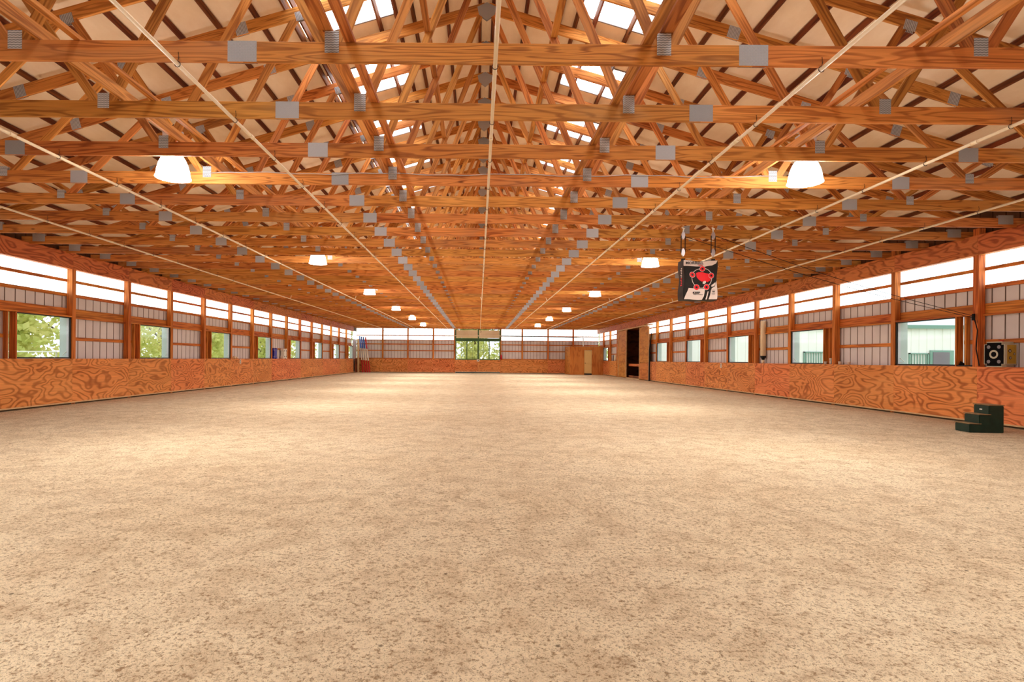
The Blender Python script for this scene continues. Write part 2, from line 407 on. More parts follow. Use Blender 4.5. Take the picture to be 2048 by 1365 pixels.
win_no = [0]
def build_side(s, W, y_first, i_lo, i_hi, win, wname, skip=lambda a, b: False, y_end=YB):
    """s=-1 left, +1 right. Bays i run from y_first+BAY*i."""
    root = struct_empty('wall_' + wname)
    X = lambda d: s * (W + d)
    # matrix for ribbed sheets (local x -> world y, local y -> outward)
    def MM(y0, d): return Matrix(((0, s, 0, X(d)), (1, 0, 0, y0), (0, 0, 1, 0), (0, 0, 0, 1)))
    pn = 0
    for i in range(i_lo, i_hi):
        y0 = y_first + BAY * i; y1 = min(y0 + BAY, y_end)
        vis = i >= -2
        if skip(y0, y1):
            continue
        # post
        if vis:
            po = board('wall_post', (X(.075), y0 + .07, .0), (X(.075), y0 + .07, 4.2), .14, .15, M['frame'], None, nrm=(0, 1, 0))
            side = 'left' if s < 0 else 'right'
            if i >= 0:
                lab = f'square timber wall post, {ordinal(pn)} along the {side} wall counting away from the camera' if pn < 25 else ''
                pn += 1
            else: lab = f'square timber {side} wall post outside the near edge of the view, number {i+3}'
            if i < 0: lab = f'square timber {side} wall post beside the camera, ' + ('nearer' if i == -2 else 'farther') + ' of two'
            tag(po, lab, 'wall post', f'{side} wall posts')
        a0, a1 = (y0 + .14, y1) if vis else (y0, y1)
        # kick board sheet and trims
        board('kick_board', (X(-.009), y0 + .001, .64), (X(-.009), y1 - .001, .64), .018, 1.16, M['ply'], root, nrm=(1, 0, 0), chamfer=.001)
        # clerestory, siding
        ribbed('clerestory_panel', MM(y0, .20), y1 - y0, 2.98, 3.70, M['clear'], root, pitch=.305, gw=.05, gd=.02)
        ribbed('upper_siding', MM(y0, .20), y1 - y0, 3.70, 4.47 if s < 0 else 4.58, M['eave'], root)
        board('header_board', (X(-.009), y0 + .001, 3.84), (X(-.009), y1 - .001, 3.84), .018, .42, M['plyhead'], root, nrm=(1, 0, 0), chamfer=.001)
        board('girt', (X(.179), y0, 3.325), (X(.179), y1, 3.325), .038, .075, M['frame'], root, nrm=(1, 0, 0))
        board('girt', (X(.179), y0, 2.94), (X(.179), y1, 2.94), .038, .085, M['frame'], root, nrm=(1, 0, 0))
        board('girt', (X(.172), y0, 2.465), (X(.172), y1, 2.465), .038, .23, M['frame'], root, nrm=(1, 0, 0))
        iswin = win(i)
        if not iswin:
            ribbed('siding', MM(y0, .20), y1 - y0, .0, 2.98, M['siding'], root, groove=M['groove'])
            board('girt', (X(.179), y0, 1.76), (X(.179), y1, 1.76), .038, .09, M['frame'], root, nrm=(1, 0, 0))
            board('girt', (X(.145), y0 + .14, 2.335), (X(.145), y1, 2.335), .09, .038, M['frame'], root, nrm=(1, 0, 0))
        else:
            ww = 1.80 if s < 0 else 1.84
            wy1 = y1 - .01; wy0 = wy1 - ww
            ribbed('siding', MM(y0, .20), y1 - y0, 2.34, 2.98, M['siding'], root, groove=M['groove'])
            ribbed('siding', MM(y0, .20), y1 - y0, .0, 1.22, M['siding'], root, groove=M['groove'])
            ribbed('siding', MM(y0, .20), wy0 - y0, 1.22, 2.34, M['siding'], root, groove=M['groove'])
            board('girt', (X(.179), y0, 1.76), (X(.179), wy0 - .05, 1.76), .038, .09, M['frame'], root, nrm=(1, 0, 0))
            board('stud', (X(.08), wy0 - .02, 1.22), (X(.08), wy0 - .02, 2.33), .038, .16, M['frame'], root, nrm=(0, 1, 0))
            board('stud', (X(.12), wy0 - .19, 1.22), (X(.12), wy0 - .19, 2.33), .038, .10, M['frame'], root, nrm=(0, 1, 0))
            board('window_header', (X(.08), y0 + .14, 2.35), (X(.08), y1, 2.35), .16, .04, M['frame'], root, nrm=(1, 0, 0))
            win_no[0] += 1
            w = struct_empty(f'window_{win_no[0]}', (X(.03), (wy0 + wy1) / 2, 1.22))
            zb, zt = 1.235, 2.325
            bm = bmesh.new(); xa, xb = sorted((X(.02), X(.05)))
            t = .024
            for (p, q, r_, v) in ((wy0, wy1, zb, zb + t), (wy0, wy1, zt - t, zt), (wy0, wy0 + t, zb, zt), (wy1 - t - .02, wy1, zb, zt)):
                bm_box(bm, (xa, p, r_), (xb, q, v))
            o = from_bm('frame', bm, M['blackframe'], w); o.location = -w.location
            bm = bmesh.new(); xa, xb = sorted((X(.033), X(.037)))
            bm_box(bm, (xa, wy0 + t, zb + t), (xb, wy1 - t, zt - t)); o = from_bm('pane', bm, M['glass'], w); o.location = -w.location
            bm = bmesh.new(); xa, xb = sorted((X(.05), X(.11))); bm_box(bm, (xa, wy1 - .05, zb), (xb, wy1 - .02, zt)); o = from_bm('inner_jamb', bm, M['greyw'], w); o.location = -w.location
            bm = bmesh.new(); xa, xb = sorted((X(.11), X(.29))); bm_box(bm, (xa, wy1 - .05, zb - .0), (xb, wy1 - .02, zt + .0)); o = from_bm('outer_jamb', bm, M['sagelight'], w); o.location = -w.location
            bm = bmesh.new(); xa, xb = sorted((X(.05), X(.20))); bm_box(bm, (xa, wy0, zb - .02), (xb, wy1, zb)); o = from_bm('sill', bm, M['greyw'], w); o.location = -w.location
            bm = bmesh.new(); bm_tube(bm, [(X(.07), wy1 - .09, zb + .05), (X(.13), wy1 - .16, zb + .08), (X(.08), wy1 - .08, zb + .17)], .012, 6); o = from_bm('latch', bm, M['white'], w); o.location = -w.location
    return root, X, MM

# ---- left wall
left, XL, MML = build_side(-1, WL, 12.75, -7, 15, lambda i: i % 2 == 0 and i >= -2, 'left', y_end=49.9)
yA, yE = 12.75 - 7 * BAY, 50.0
for (nme, z, h, d, t, m) in (('base_trim', .052, .03, -.03, .025, M['trimwood']), ('skirt_plank', .02, .10, .02, .03, M['darkplank'])):
    board(nme, (-(WL + d), yA, z), (-(WL + d), yE, z), t, h, m, left, nrm=(1, 0, 0))
board('ledge', (-(WL + .09), yA, 1.21), (-(WL + .09), yE, 1.21), .19, .018, M['frame'], left, nrm=(1, 0, 0))
board('header_lip', (-(WL + .06), yA, 3.632), (-(WL + .06), yE, 3.632), .15, .018, M['frame'], left, nrm=(1, 0, 0))
# end bay by the corner: open passage with a timber post and light behind it
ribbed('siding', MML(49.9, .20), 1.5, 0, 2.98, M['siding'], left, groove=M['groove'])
ribbed('clerestory_panel', MML(49.9, .20), 1.5, 2.98, 3.70, M['clear'], left, gw=.05, gd=.02)
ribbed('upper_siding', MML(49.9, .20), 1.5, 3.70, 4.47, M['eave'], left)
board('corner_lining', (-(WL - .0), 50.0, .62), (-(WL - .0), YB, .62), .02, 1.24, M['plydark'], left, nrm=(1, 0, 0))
# ---- right wall
DY0, DY1 = 35.3, 43.1
def rskip(a, b): return a > 36. and b < 43.9
right, XR, MMR = build_side(1, WR, 12.14, -6, 16, lambda i: i % 2 == 0 and i >= -2, 'right', skip=rskip, y_end=51.1)
yA2 = 12.14 - 6 * BAY
for (a, b) in ((yA2, 36.5), (43.85, 48.4)):
    board('base_trim', (WR - .03, a, .052), (WR - .03, b, .052), .025, .03, M['trimwood'], right, nrm=(1, 0, 0))
    board('skirt_plank', (WR + .02, a, .02), (WR + .02, b, .02), .03, .10, M['darkplank'], right, nrm=(1, 0, 0))
    board('ledge', (WR + .09, a, 1.21), (WR + .09, b, 1.21), .19, .018, M['frame'], right, nrm=(1, 0, 0))
board('header_lip', (WR + .06, yA2, 3.632), (WR + .06, YB, 3.632), .15, .018, M['frame'], right, nrm=(1, 0, 0))
ya, yb = 12.14 + 10 * BAY, 12.14 + 13 * BAY
for z0, z1 in ((3.5, 4.05),):
    board('header_board', (WR - .009, ya, (z0 + z1) / 2), (WR - .009, yb, (z0 + z1) / 2), .018, z1 - z0, M['plyhead'], right, nrm=(1, 0, 0))
board('wall_lining', (WR + .02, ya, 1.75), (WR + .02, 37.35, 1.75), .02, 3.5, M['plybox'], right, nrm=(1, 0, 0))
board('wall_lining', (WR + .02, 40.85, 1.75), (WR + .02, yb, 1.75), .02, 3.5, M['plybox'], right, nrm=(1, 0, 0))
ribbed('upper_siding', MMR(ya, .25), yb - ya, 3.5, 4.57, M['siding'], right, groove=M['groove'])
# room behind the sliding door
bm = bmesh.new()
bm_box(bm, (WR + .05, 36.6, -.02), (WR + 2.6, 43.6, 0.0)); bm_box(bm, (WR + 2.6, 36.6, 0), (WR + 2.65, 43.6, 3.6))
bm_box(bm, (WR + .05, 36.55, 0), (WR + 2.65, 36.6, 3.6)); bm_box(bm, (WR + .05, 43.6, 0), (WR + 2.65, 43.65, 3.6)); bm_box(bm, (WR + .05, 36.55, 3.5), (WR + 2.65, 43.65, 3.6))
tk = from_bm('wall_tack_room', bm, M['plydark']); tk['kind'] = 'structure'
bm = bmesh.new(); bm_box(bm, (WR + .22, 36.46, 0), (WR + 2.75, 36.54, 3.7)); o = from_bm('wall_lean_to', bm, M['barnwhite']); o['kind'] = 'structure'
# sliding door
d = struct_empty('door_1', (WR - .06, 39.2, 0))
for (a, b) in ((35.35, 37.4), (40.75, 43.0)):
    for (z0, z1, nme) in ((.06, 1.12, 'lower_panel'), (1.14, 3.44, 'upper_panel')):
        board(nme, (WR - .06, a, (z0 + z1) / 2), (WR - .06, b, (z0 + z1) / 2), .03, z1 - z0, M['plybox'], d, nrm=(1, 0, 0))
    for yy in (a, b):
        board('edge_strip', (WR - .075, yy, .06), (WR - .075, yy, 3.44), .06, .05, M['trimwood'], d, nrm=(0, 1, 0))
board('track', (WR - .07, 34.6, 3.52), (WR - .07, 43.4, 3.52), .07, .07, M['trimwood'], d, nrm=(1, 0, 0))
board('threshold', (WR - .02, 37.4, .02), (WR - .02, 40.75, .02), .16, .05, M['trimwood'], d, nrm=(1, 0, 0))
g = board('gate_rail', (WR + .12, 37.4, .95), (WR + .12, 40.75, .95), .035, .17, M['frame'], None, nrm=(1, 0, 0))
tag(g, 'horizontal orange wooden rail across the dark sliding door opening', 'rail')
g = board('gate_rail', (WR + .12, 37.4, .12), (WR + .12, 40.75, .12), .035, .17, M['plydark'], None, nrm=(1, 0, 0))
tag(g, 'dark low board across the bottom of the sliding door opening', 'rail')
bm = bmesh.new(); bm_tube(bm, [(WR - .13, 35.05, 0), (WR - .11, 35.1, 1.9), (WR + .04, 35.2, 3.0)], .05, 8, rs=[.06, .05, .03])
tag(from_bm('dark_pole', bm, M['black']), 'tall black pole leaning beside the near edge of the sliding door', 'pole')

# ---- back wall
back = struct_empty('wall_back')
def px(x): return (x - 957) / 22.03
def MMB(x0, d): return Matrix(((1, 0, 0, x0), (0, 1, 0, YB + d), (0, 0, 1, 0), (0, 0, 0, 1)))
cols = [XO0, px(765), px(815.5), px(866.3), px(909)], [px(1001), px(1044.4), px(1096), px(1146.4), XO1]
pn = 0
for ci, cs in enumerate(cols):
    for k in range(4):
        a, b = cs[k], cs[k + 1]
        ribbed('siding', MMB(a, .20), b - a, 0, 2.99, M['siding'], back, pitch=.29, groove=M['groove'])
        ribbed('clerestory_panel', MMB(a, .20), b - a, 2.99, 4.02, M['clear'], back, pitch=.29, gw=.05, gd=.02)
        for z, h in ((3.38, .09), (2.95, .06), (2.585, .09), (2.0, .09), (1.27, .10)):
            board('girt', (a, YB + .179, z), (b, YB + .179, z), .038, h, M['frame'], back)
        board('kick_board', (a + .001, YB - .009, .64), (b - .001, YB - .009, .64), .018, 1.16, M['ply'], back, chamfer=.001)
    for k, x in enumerate(cs):
        if (ci == 0 and k == 0) or (ci == 1 and k == 4): continue
        po = board('wall_post', (x, YB + .075, 0), (x, YB + .075, 4.2), .15, .14, M['frame'])
        nth = k if ci == 0 else 4 - k
        tag(po, f'square timber back wall post, {ordinal(nth - 1)} from the {"left" if ci == 0 else "right"} corner', 'wall post', 'back wall posts')
    a, b = cs[0], cs[4]
    board('base_trim', (a, YB - .03, .052), (b, YB - .03, .052), .025, .03, M['trimwood'], back)
    board('skirt_plank', (a, YB + .02, .02), (b, YB + .02, .02), .03, .1, M['darkplank'], back)
    board('ledge', (a, YB + .09, 1.21), (b, YB + .09, 1.21), .19, .018, M['frame'], back)
bm = bmesh.new()   # gable above the chord line
g = [bm.verts.new(p) for p in ((XO0, YB + .2, 4.02), (XO1, YB + .2, 4.02), (XO1, YB + .2, PK + .1 - SL * (XO1 - C0)), (C0, YB + .2, PK + .1), (XO0, YB + .2, PK + .1 + SL * (XO0 - C0)))]
bm.faces.new(g); ret = bmesh.ops.extrude_face_region(bm, geom=bm.faces[:]); bmesh.ops.translate(bm, vec=(0, .05, 0), verts=[v for v in ret['geom'] if isinstance(v, bmesh.types.BMVert)])
from_bm('gable_siding', bm, M['siding'], back)
board('header_board', (XO0, YB - .01, 4.09), (XO1, YB - .01, 4.09), .02, .18, M['plyhead'], back)
# front wall behind the camera
front = struct_empty('wall_front')
bm = bmesh.new(); bm_box(bm, (XO0, YF - .1, 0), (XO1, YF, 4.1)); from_bm('siding', bm, M['siding'], front)
bm = bmesh.new()
g = [bm.verts.new(p) for p in ((XO0, YF, 4.1), (XO1, YF, 4.1), (XO1, YF, PK + .1 - SL * (XO1 - C0)), (C0, YF, PK + .1), (XO0, YF, PK + .1 + SL * (XO0 - C0)))]
bm.faces.new(g); from_bm('gable_siding', bm, M['siding'], front)

# ---- back double door
d = struct_empty('door_2', (0, YB - .05, 0))
xa, xm, xb = px(911), px(956.3), px(1000)
for (a, b) in ((xa, xm), (xm, xb)):
    board('lower_panel', (a + .002 - (.06 if a == xa else 0), YB - .05, .65), (b - .002 + (.06 if b == xb else 0), YB - .05, .65), .04, 1.10, M['ply'], d)
    board('curtain_panel', (a + .03, YB - .03, 3.53), (b - .03, YB - .03, 3.53), .02, .70, M['creampanel'], d)
    board('top_rail', (a, YB - .06, 3.02), (b, YB - .06, 3.02), .05, .28, M['green'], d)
    board('bottom_rail', (a, YB - .06, 1.25), (b, YB - .06, 1.25), .05, .08, M['green'], d)
    w = (b - a)
    for (p, q) in ((a + .06, a + w / 2 - .04), (a + w / 2 + .04, b - .06)):
        bm = bmesh.new(); bm_box(bm, (p, YB - .055, 1.29), (q, YB - .05, 2.88)); from_bm('window_pane', bm, M['glass'], d).location = -d.location
        bm = bmesh.new(); bm_box(bm, ((p + q) / 2 - .012, YB - .075, 1.29), ((p + q) / 2 + .012, YB - .045, 2.88)); bm_box(bm, (p, YB - .075, 2.07), (q, YB - .045, 2.09)); from_bm('muntin', bm, M['green'], d).location = -d.location
    for xx in (a + .03, a + w / 2, b - .03):
        board('stile', (xx, YB - .06, 1.21), (xx, YB - .06, 2.88), .05, .08, M['green'], d)
    for xx in (a, b):
        board('stile', (xx, YB - .05, 2.88), (xx, YB - .05, 3.92), .05, .10, M['green'], d)
board('head_rail', (xa, YB - .05, 3.94), (xb, YB - .05, 3.94), .06, .06, M['blackframe'], d)
board('bottom_gap_shade', (xa, YB - .07, .045), (xb, YB - .07, .045), .05, .09, M['black'], d)  # black board standing in for the shaded gap under the doors
o = thing('latch_box', 'small white latch box at the middle of the far double door', 'latch', (xm, YB - .1, 1.16))
bm = bmesh.new(); bm_box(bm, (-.12, -.03, -.1), (.12, .03, .1)); from_bm('box', bm, M['white'], o)
bm = bmesh.new(); bm_box(bm, (-.035, -.045, -.05), (.035, -.03, .05)); from_bm('slot', bm, M['black'], o)

# ---- storage box room at back right
o = struct_empty('wall_storage_room', (9.2, 48.5, 0))
BX0, BX1, BY0, BY1, BH = 7.85, WR - .02, 48.5, YB - .02, 2.42
dx0, dx1 = (1168.5 - 957) * 48.5 / F, (1183.5 - 957) * 48.5 / F
for (a, b, z0, z1) in ((BX0, dx0, 0, BH), (dx1, BX1, 0, BH), (dx0, dx1, 2.12, BH)):
    board('front_panel', ((a + b) / 2, BY0, z0), ((a + b) / 2, BY0, z1), .02, b - a, M['plybox'], o, chamfer=.001)
board('side_panel', (BX0, BY0 + .01, BH / 2), (BX0, BY1, BH / 2), .02, BH, M['plybox'], o, nrm=(1, 0, 0))
board('roof_panel', (BX0 - .03, (BY0 + BY1) / 2, BH + .01), (BX1, (BY0 + BY1) / 2, BH + .01), .02, BY1 - BY0, M['plybox'], o, nrm=(0, 0, 1))
d3 = struct_empty('door_3', ((dx0 + dx1) / 2, BY0 - .02, 0))
bm = bmesh.new(); bm_box(bm, (dx0 + .01, BY0 - .03, .12), (dx1 - .01, BY0 + .01, 2.1)); from_bm('leaf', bm, M['cream'], d3).location = -d3.location
bm = bmesh.new(); bm_tube(bm, [(dx0 + .08, BY0 - .03, 1.0), (dx0 + .08, BY0 - .08, 1.0)], .03, 8); from_bm('knob', bm, M['black'], d3).location = -d3.location
bm = bmesh.new(); bm_box(bm, (dx0, BY0 - .02, 0), (dx1, BY0 + .01, .11)); from_bm('bottom_gap', bm, M['black'], d3).location = -d3.location

# ------------------------------------------------------------------ roof
roof = struct_empty('ceiling')
X0R, X1R = XO0 - .3, XO1 + .3
def zr(x): return PK + .1 - SL * abs(x - C0)
SK_A, SK_B = 1.62, 3.12
SKL = 1.15
fars = [9.8 + BAY * j for j in range(-4, 17)]
cuts = sorted({YF, YB + .25} | {f for f in fars} | {f - SKL for f in fars})
for sgn in (-1, 1):
    edge = (C0 - X0R) if sgn < 0 else (X1R - C0)
    xs = [0, SK_A, SK_B, edge]
    bm = bmesh.new()
    for xi in range(3):
        segs = [(YF, YB + .25, True)] if xi != 1 else [(cuts[k], cuts[k + 1], not any(abs(cuts[k + 1] - f) < 1e-6 for f in fars)) for k in range(len(cuts) - 1)]
        for (ya_, yb_, solid) in segs:
            if not solid: continue
            xa_, xb_ = C0 + sgn * xs[xi], C0 + sgn * xs[xi + 1]
            q = []
            for zz in (0, .04):
                for (xx, yy) in ((xa_, ya_), (xb_, ya_), (xb_, yb_), (xa_, yb_)):
                    q.append(bm.verts.new((xx, yy, zr(xx) + zz)))
            for f in ((0, 1, 2, 3), (7, 6, 5, 4), (0, 4, 5, 1), (1, 5, 6, 2), (2, 6, 7, 3), (3, 7, 4, 0)): bm.faces.new([q[i] for i in f])
    from_bm('insulated_roof_panel', bm, M['insul'], roof)
    # purlins
    n = int(edge / .585) + 1
    for k in range(n):
        xx = .12 + k * .585
        if xx > edge - .05: break
        x = C0 + sgn * xx; z = zr(x) - .045
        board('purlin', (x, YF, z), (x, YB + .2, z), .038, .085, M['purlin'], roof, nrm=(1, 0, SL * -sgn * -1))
    for xx in (SK_A - .05, SK_B + .05):
        x = C0 + sgn * xx; z = zr(x) - .045
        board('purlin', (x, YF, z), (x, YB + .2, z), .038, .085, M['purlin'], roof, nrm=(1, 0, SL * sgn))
    for j, f in enumerate(fars):
        side = 'left' if sgn < 0 else 'right'
        xm_ = C0 + sgn * (SK_A + SK_B) / 2
        if f < 9: lab = f'white translucent skylight in the {side} roof slope over the camera'
        elif j - 4 < 8: lab = f'white translucent skylight, {ordinal(j-4)} from the camera in the {side} roof slope'
        else: lab = f'small distant skylight glimpsed deep in the {side} roof slope'
        sk = thing('skylight', lab, 'skylight', (xm_, f - SKL / 2, zr(xm_)), f'{side} roof skylights')
        ya_, yb_ = f - SKL, f
        bm = bmesh.new()
        q = [bm.verts.new((C0 + sgn * a - xm_, b - (f - SKL / 2), zr(C0 + sgn * a) + .02 - zr(xm_))) for a, b in ((SK_A, ya_), (SK_B, ya_), (SK_B, yb_), (SK_A, yb_))]
        bm.faces.new(q); from_bm('pane', bm, M['sky'], sk)
        for yy in (ya_, yb_):
            p0 = (C0 + sgn * SK_A, yy, zr(C0 + sgn * SK_A) - .0); p1 = (C0 + sgn * SK_B, yy, zr(C0 + sgn * SK_B) - .0)
            board('edge_flashing', p0, p1, .03, .035, M['greydisc'], sk)
ridge = board('ridge_seam', (C0, YF, PK + .09), (C0, YB, PK + .09), .02, .03, M['black'], roof)

# ------------------------------------------------------------------ trusses
def ztop(r): return PK - SL * abs(r)                 # top of top chord, r relative to ridge
cl, cr = XO0 + .02 - C0, XO1 - .02 - C0
def make_truss():
    t = thing('roof_truss', 'x', 'roof truss', (C0, 0, ZC))
    def P(r, z): return (C0 + r, 0, z)
    CH = .186; DB = .055
    board('bottom_chord', P(cl, ZC + CH / 2), P(-6.42 + DB, ZC + CH / 2), .038, CH, M['lumber'], t)
    board('bottom_chord', P(-6.42 + DB, ZC + CH / 2), P(-2.34 + DB, ZC + CH / 2), .038, CH, M['lumber'], t)
    board('bottom_chord', P(-2.34 + DB, ZC + CH / 2), P(2.34 + DB, ZC + CH / 2), .038, CH, M['lumber'], t)
    board('bottom_chord', P(2.34 + DB, ZC + CH / 2), P(6.42 + DB, ZC + CH / 2), .038, CH, M['lumber'], t)
    board('bottom_chord', P(6.42 + DB, ZC + CH / 2), P(cr, ZC + CH / 2), .038, CH, M['lumber'], t)
    th = .186 / math.cos(math.atan(SL))
    for s, e in ((-1, cl), (1, cr)):
        for a, b in ((0.02, 3.85), (3.85, 7.3), (7.3, abs(e) - .25)):
            board('top_chord', P(s * a, ztop(a) - th / 2), P(s * b, ztop(b) - th / 2), .038, .186, M['lumber'], t)
        B = [1.52, 4.42, 7.55]; T = [0.1, 2.92, 5.68, 8.95]
        zb = ZC + .12
        segs = [(B[0], zb, T[0], ztop(T[0]) - .16, .10), (B[0], zb, T[1], ztop(T[1]) - .12, .10), (B[1], zb, T[1], ztop(T[1]) - .12, .115),
                (B[1], zb, T[2], ztop(T[2]) - .12, .10), (B[2], zb, T[2], ztop(T[2]) - .12, .115), (B[2], zb, T[3], ztop(T[3]) - .1, .09)]
        for k, (a, za, b, z2, w) in enumerate(segs):
            # keep the feet of neighbouring webs apart
            off = -.05 if (k % 2 == 0) else .05
            a2 = a + off if k in (0, 2, 4) else a + .05
            b2 = b + (.0 if k == 0 else (.05 if k % 2 == 0 else -.05))
            board('web', P(s * a2 + DB, za), P(s * b2, z2), .036, w, M['web'], t)
    # connector plates on both faces
    def plate(r, z, w, h, kind, ang=0):
        bm = bmesh.new()
        for yy in (-.0215, .0195): bm_box(bm, (-w / 2, yy, -h / 2), (w / 2, yy + .002, h / 2))
        key = ('pl', w, h, kind)
        me = _cache.get(key)
        if me is None:
            me = bpy.data.meshes.new('connector_plate'); bm.to_mesh(me); me.materials.append(M[kind]); _cache[key] = me
        bm.free()
        o = bpy.data.objects.new('connector_plate', me); link(o, t); o.location = (r, 0, z - ZC); o.rotation_euler = (0, ang, 0)
    for s in (-1, 1):
        a = math.atan(SL) * s
        plate(s * 2.34 + DB, ZC + .093, .265, .19, 'plate'); plate(s * 6.42 + DB, ZC + .093, .265, .19, 'plate')
        plate(s * 1.52 + DB, ZC + .185, .13, .20, 'wave'); plate(s * 4.42 + DB, ZC + .185, .13, .17, 'wave'); plate(s * 7.55, ZC + .17, .13, .15, 'wave')
        plate(s * 3.85, ztop(3.85) - .10, .19, .19, 'wave', a + PI / 2); plate(s * 7.3, ztop(7.3) - .10, .19, .17, 'wave', a + PI / 2)
        for r in (2.92, 5.68, 8.95): plate(s * r, ztop(r) - .16, .14, .17, 'wave', a + PI / 2)
        plate(s * (abs(cl if s < 0 else cr) - .42), ZC + .15, .30, .18, 'plate')
    # peak plate: hexagon
    bm = bmesh.new()
    for yy in (-.0215, .0195):
        q = [bm.verts.new((x_, yy + dy, z_)) for dy in (0, .002) for x_, z_ in ((-.17, .02), (0, .10), (.17, .02), (.14, -.12), (0, -.22), (-.14, -.12))]
        bm.faces.new(q[:6][::-1]); bm.faces.new(q[6:])
        for k in range(6): bm.faces.new((q[k], q[(k + 1) % 6], q[6 + (k + 1) % 6], q[6 + k]))
    o = from_bm('connector_plate', bm, M['plate'], t); o.location = (0, 0, PK - .11 - ZC)
    return t
t0 = make_truss()
NT = 38
for k in range(-2, NT):
    y = 5.17 + 1.2192 * k + .019
    if k < 0: lab = 'wooden roof truss directly above the camera'
    elif k < 22: lab = f'full width wooden roof truss, {ordinal(k)} in view counting from the camera'
    elif NT - 1 - k < 10: lab = f'full width wooden roof truss, {ordinal(NT-1-k)} counting back from the far wall'
    else: lab = 'distant wooden roof truss in the tightly packed middle run'
    if k == -2:
        t0.location.y = y; t0['label'] = lab; t0['group'] = 'roof trusses'
    else:
        copy_tree(t0, (C0, y, ZC), lab, 'roof trusses')

# ------------------------------------------------------------------ lengthwise bracing
def brace(x, w, t, zc, label, y0=YF + .1, y1=YB - .3, mat='web'):
    flat = w > t
    n = 13
    o = board('lateral_brace', (x, y0, zc), (x, y1, zc), w, t, M[mat], None, nrm=(1, 0, 0))
    tag(o, label, 'roof brace'); return o
zt = ZC + .186
brace(-1.20, .09, .038, zt + .02, 'narrow flat board running lengthwise over the truss chords, just left of centre')
brace(1.52, .09, .038, zt + .02, 'narrow flat board running lengthwise over the truss chords, just right of centre')
brace(-1.43, .12, .038, ZC + .315, 'wide flat board running lengthwise beside the left row of wavy plates')
brace(1.70, .12, .038, ZC + .315, 'wide flat board running lengthwise beside the right row of wavy plates')
brace(-4.05, .038, .13, zt + .065, 'orange board on edge running lengthwise above the left row of lamps')
brace(4.30, .038, .13, zt + .065, 'orange board on edge running lengthwise above the right row of lamps')
brace(-3.70, .06, .038, zt + .02, 'slim board running lengthwise just inside the left row of lamps')
brace(3.98, .06, .038, zt + .02, 'slim board running lengthwise just inside the right row of lamps')
brace(-.72, .085, .038, 5.72, 'pale board running lengthwise high on the webs left of the ridge')
brace(.98, .085, .038, 5.66, 'pale board running lengthwise high on the webs right of the ridge')

# ------------------------------------------------------------------ high bay lamps
def make_lamp():
    t = thing('high_bay_lamp', 'x', 'ceiling lamp', (0, 0, 3.84))
    bm = bmesh.new()
    bm_lathe(bm, [(.235, 0), (.228, .012), (.222, .03), (.212, .10), (.19, .19), (.16, .26), (.135, .30)], 40)
    bm_lathe(bm, [(.235, 0), (.215, .004), (.210, .03), (.202, .10), (.182, .185), (.152, .252), (.135, .30)], 40)
    from_bm('reflector', bm, M['bell'], t, smooth=True)
    bm = bmesh.new(); rr = bm_lathe(bm, [(.138, .29), (.13, .33), (.10, .345), (.09, .42)], 24); bm.faces.new(rr[-1]); bm.faces.new(rr[0][::-1])
    from_bm('collar', bm, M['ballast'], t)
    bm = bmesh.new(); bm_box(bm, (-.10, -.09, .42), (.10, .09, .68))
    for k in range(4): bm_box(bm, (-.105 , -.095 + .05 * k, .46), (.105, -.08 + .05 * k, .64))
    from_bm('ballast_box', bm, M['ballast'], t)
    bm = bmesh.new(); bm_tube(bm, [(0, 0, .68), (.02, 0, .72), (0, 0, .76), (-.02, 0, .74)], .008, 6); from_bm('hook', bm, M['wire'], t)
    L = bpy.data.lights.new('lamp_glow', 'AREA'); L.shape = 'DISK'; L.size = .34; L.energy = 158; L.color = (1., .96, .90)
    lo = bpy.data.objects.new('bulb', L); link(lo, t); lo.location = (0, 0, .07)
    return t
l0 = make_lamp()
first = True
for j in range(-1, 7):  # first pair is unseen over the camera, added for floor light
    for s in (-1, 1):
        y = 8.03 + 7.24 * j; x = -4.36 if s < 0 else 4.62
        side = 'left' if s < 0 else 'right'
        if y > YB - 1.2: continue
        lab = f'added white glowing bell lamp, unseen above the camera in the {side} row' if j < 0 else f'white glowing bell lamp, {ordinal(j)} from the camera in the {side} row'
        if first:
            l0.location = (x, y, 3.84); l0['label'] = lab; l0['group'] = 'high bay lamps'; first = False
        else: copy_tree(l0, (x, y, 3.84), lab, 'high bay lamps')

# power cable draped along the fourth chord between the first lamps
bm = bmesh.new(); pts = []
yk = 5.17 + 1.2192 * 3 - .012
for k in range(60):
    u = k / 59; x = -4.2 + 8.7 * u
    pts.append((x, yk, ZC + .168 + .012 * math.sin(x * 3.1) + .006 * math.sin(x * 9)))
bm_tube(bm, pts, .006, 6); tag(from_bm('power_cable', bm, M['ballast']), 'grey power cable running along the chord between the two nearest lamps', 'cable')

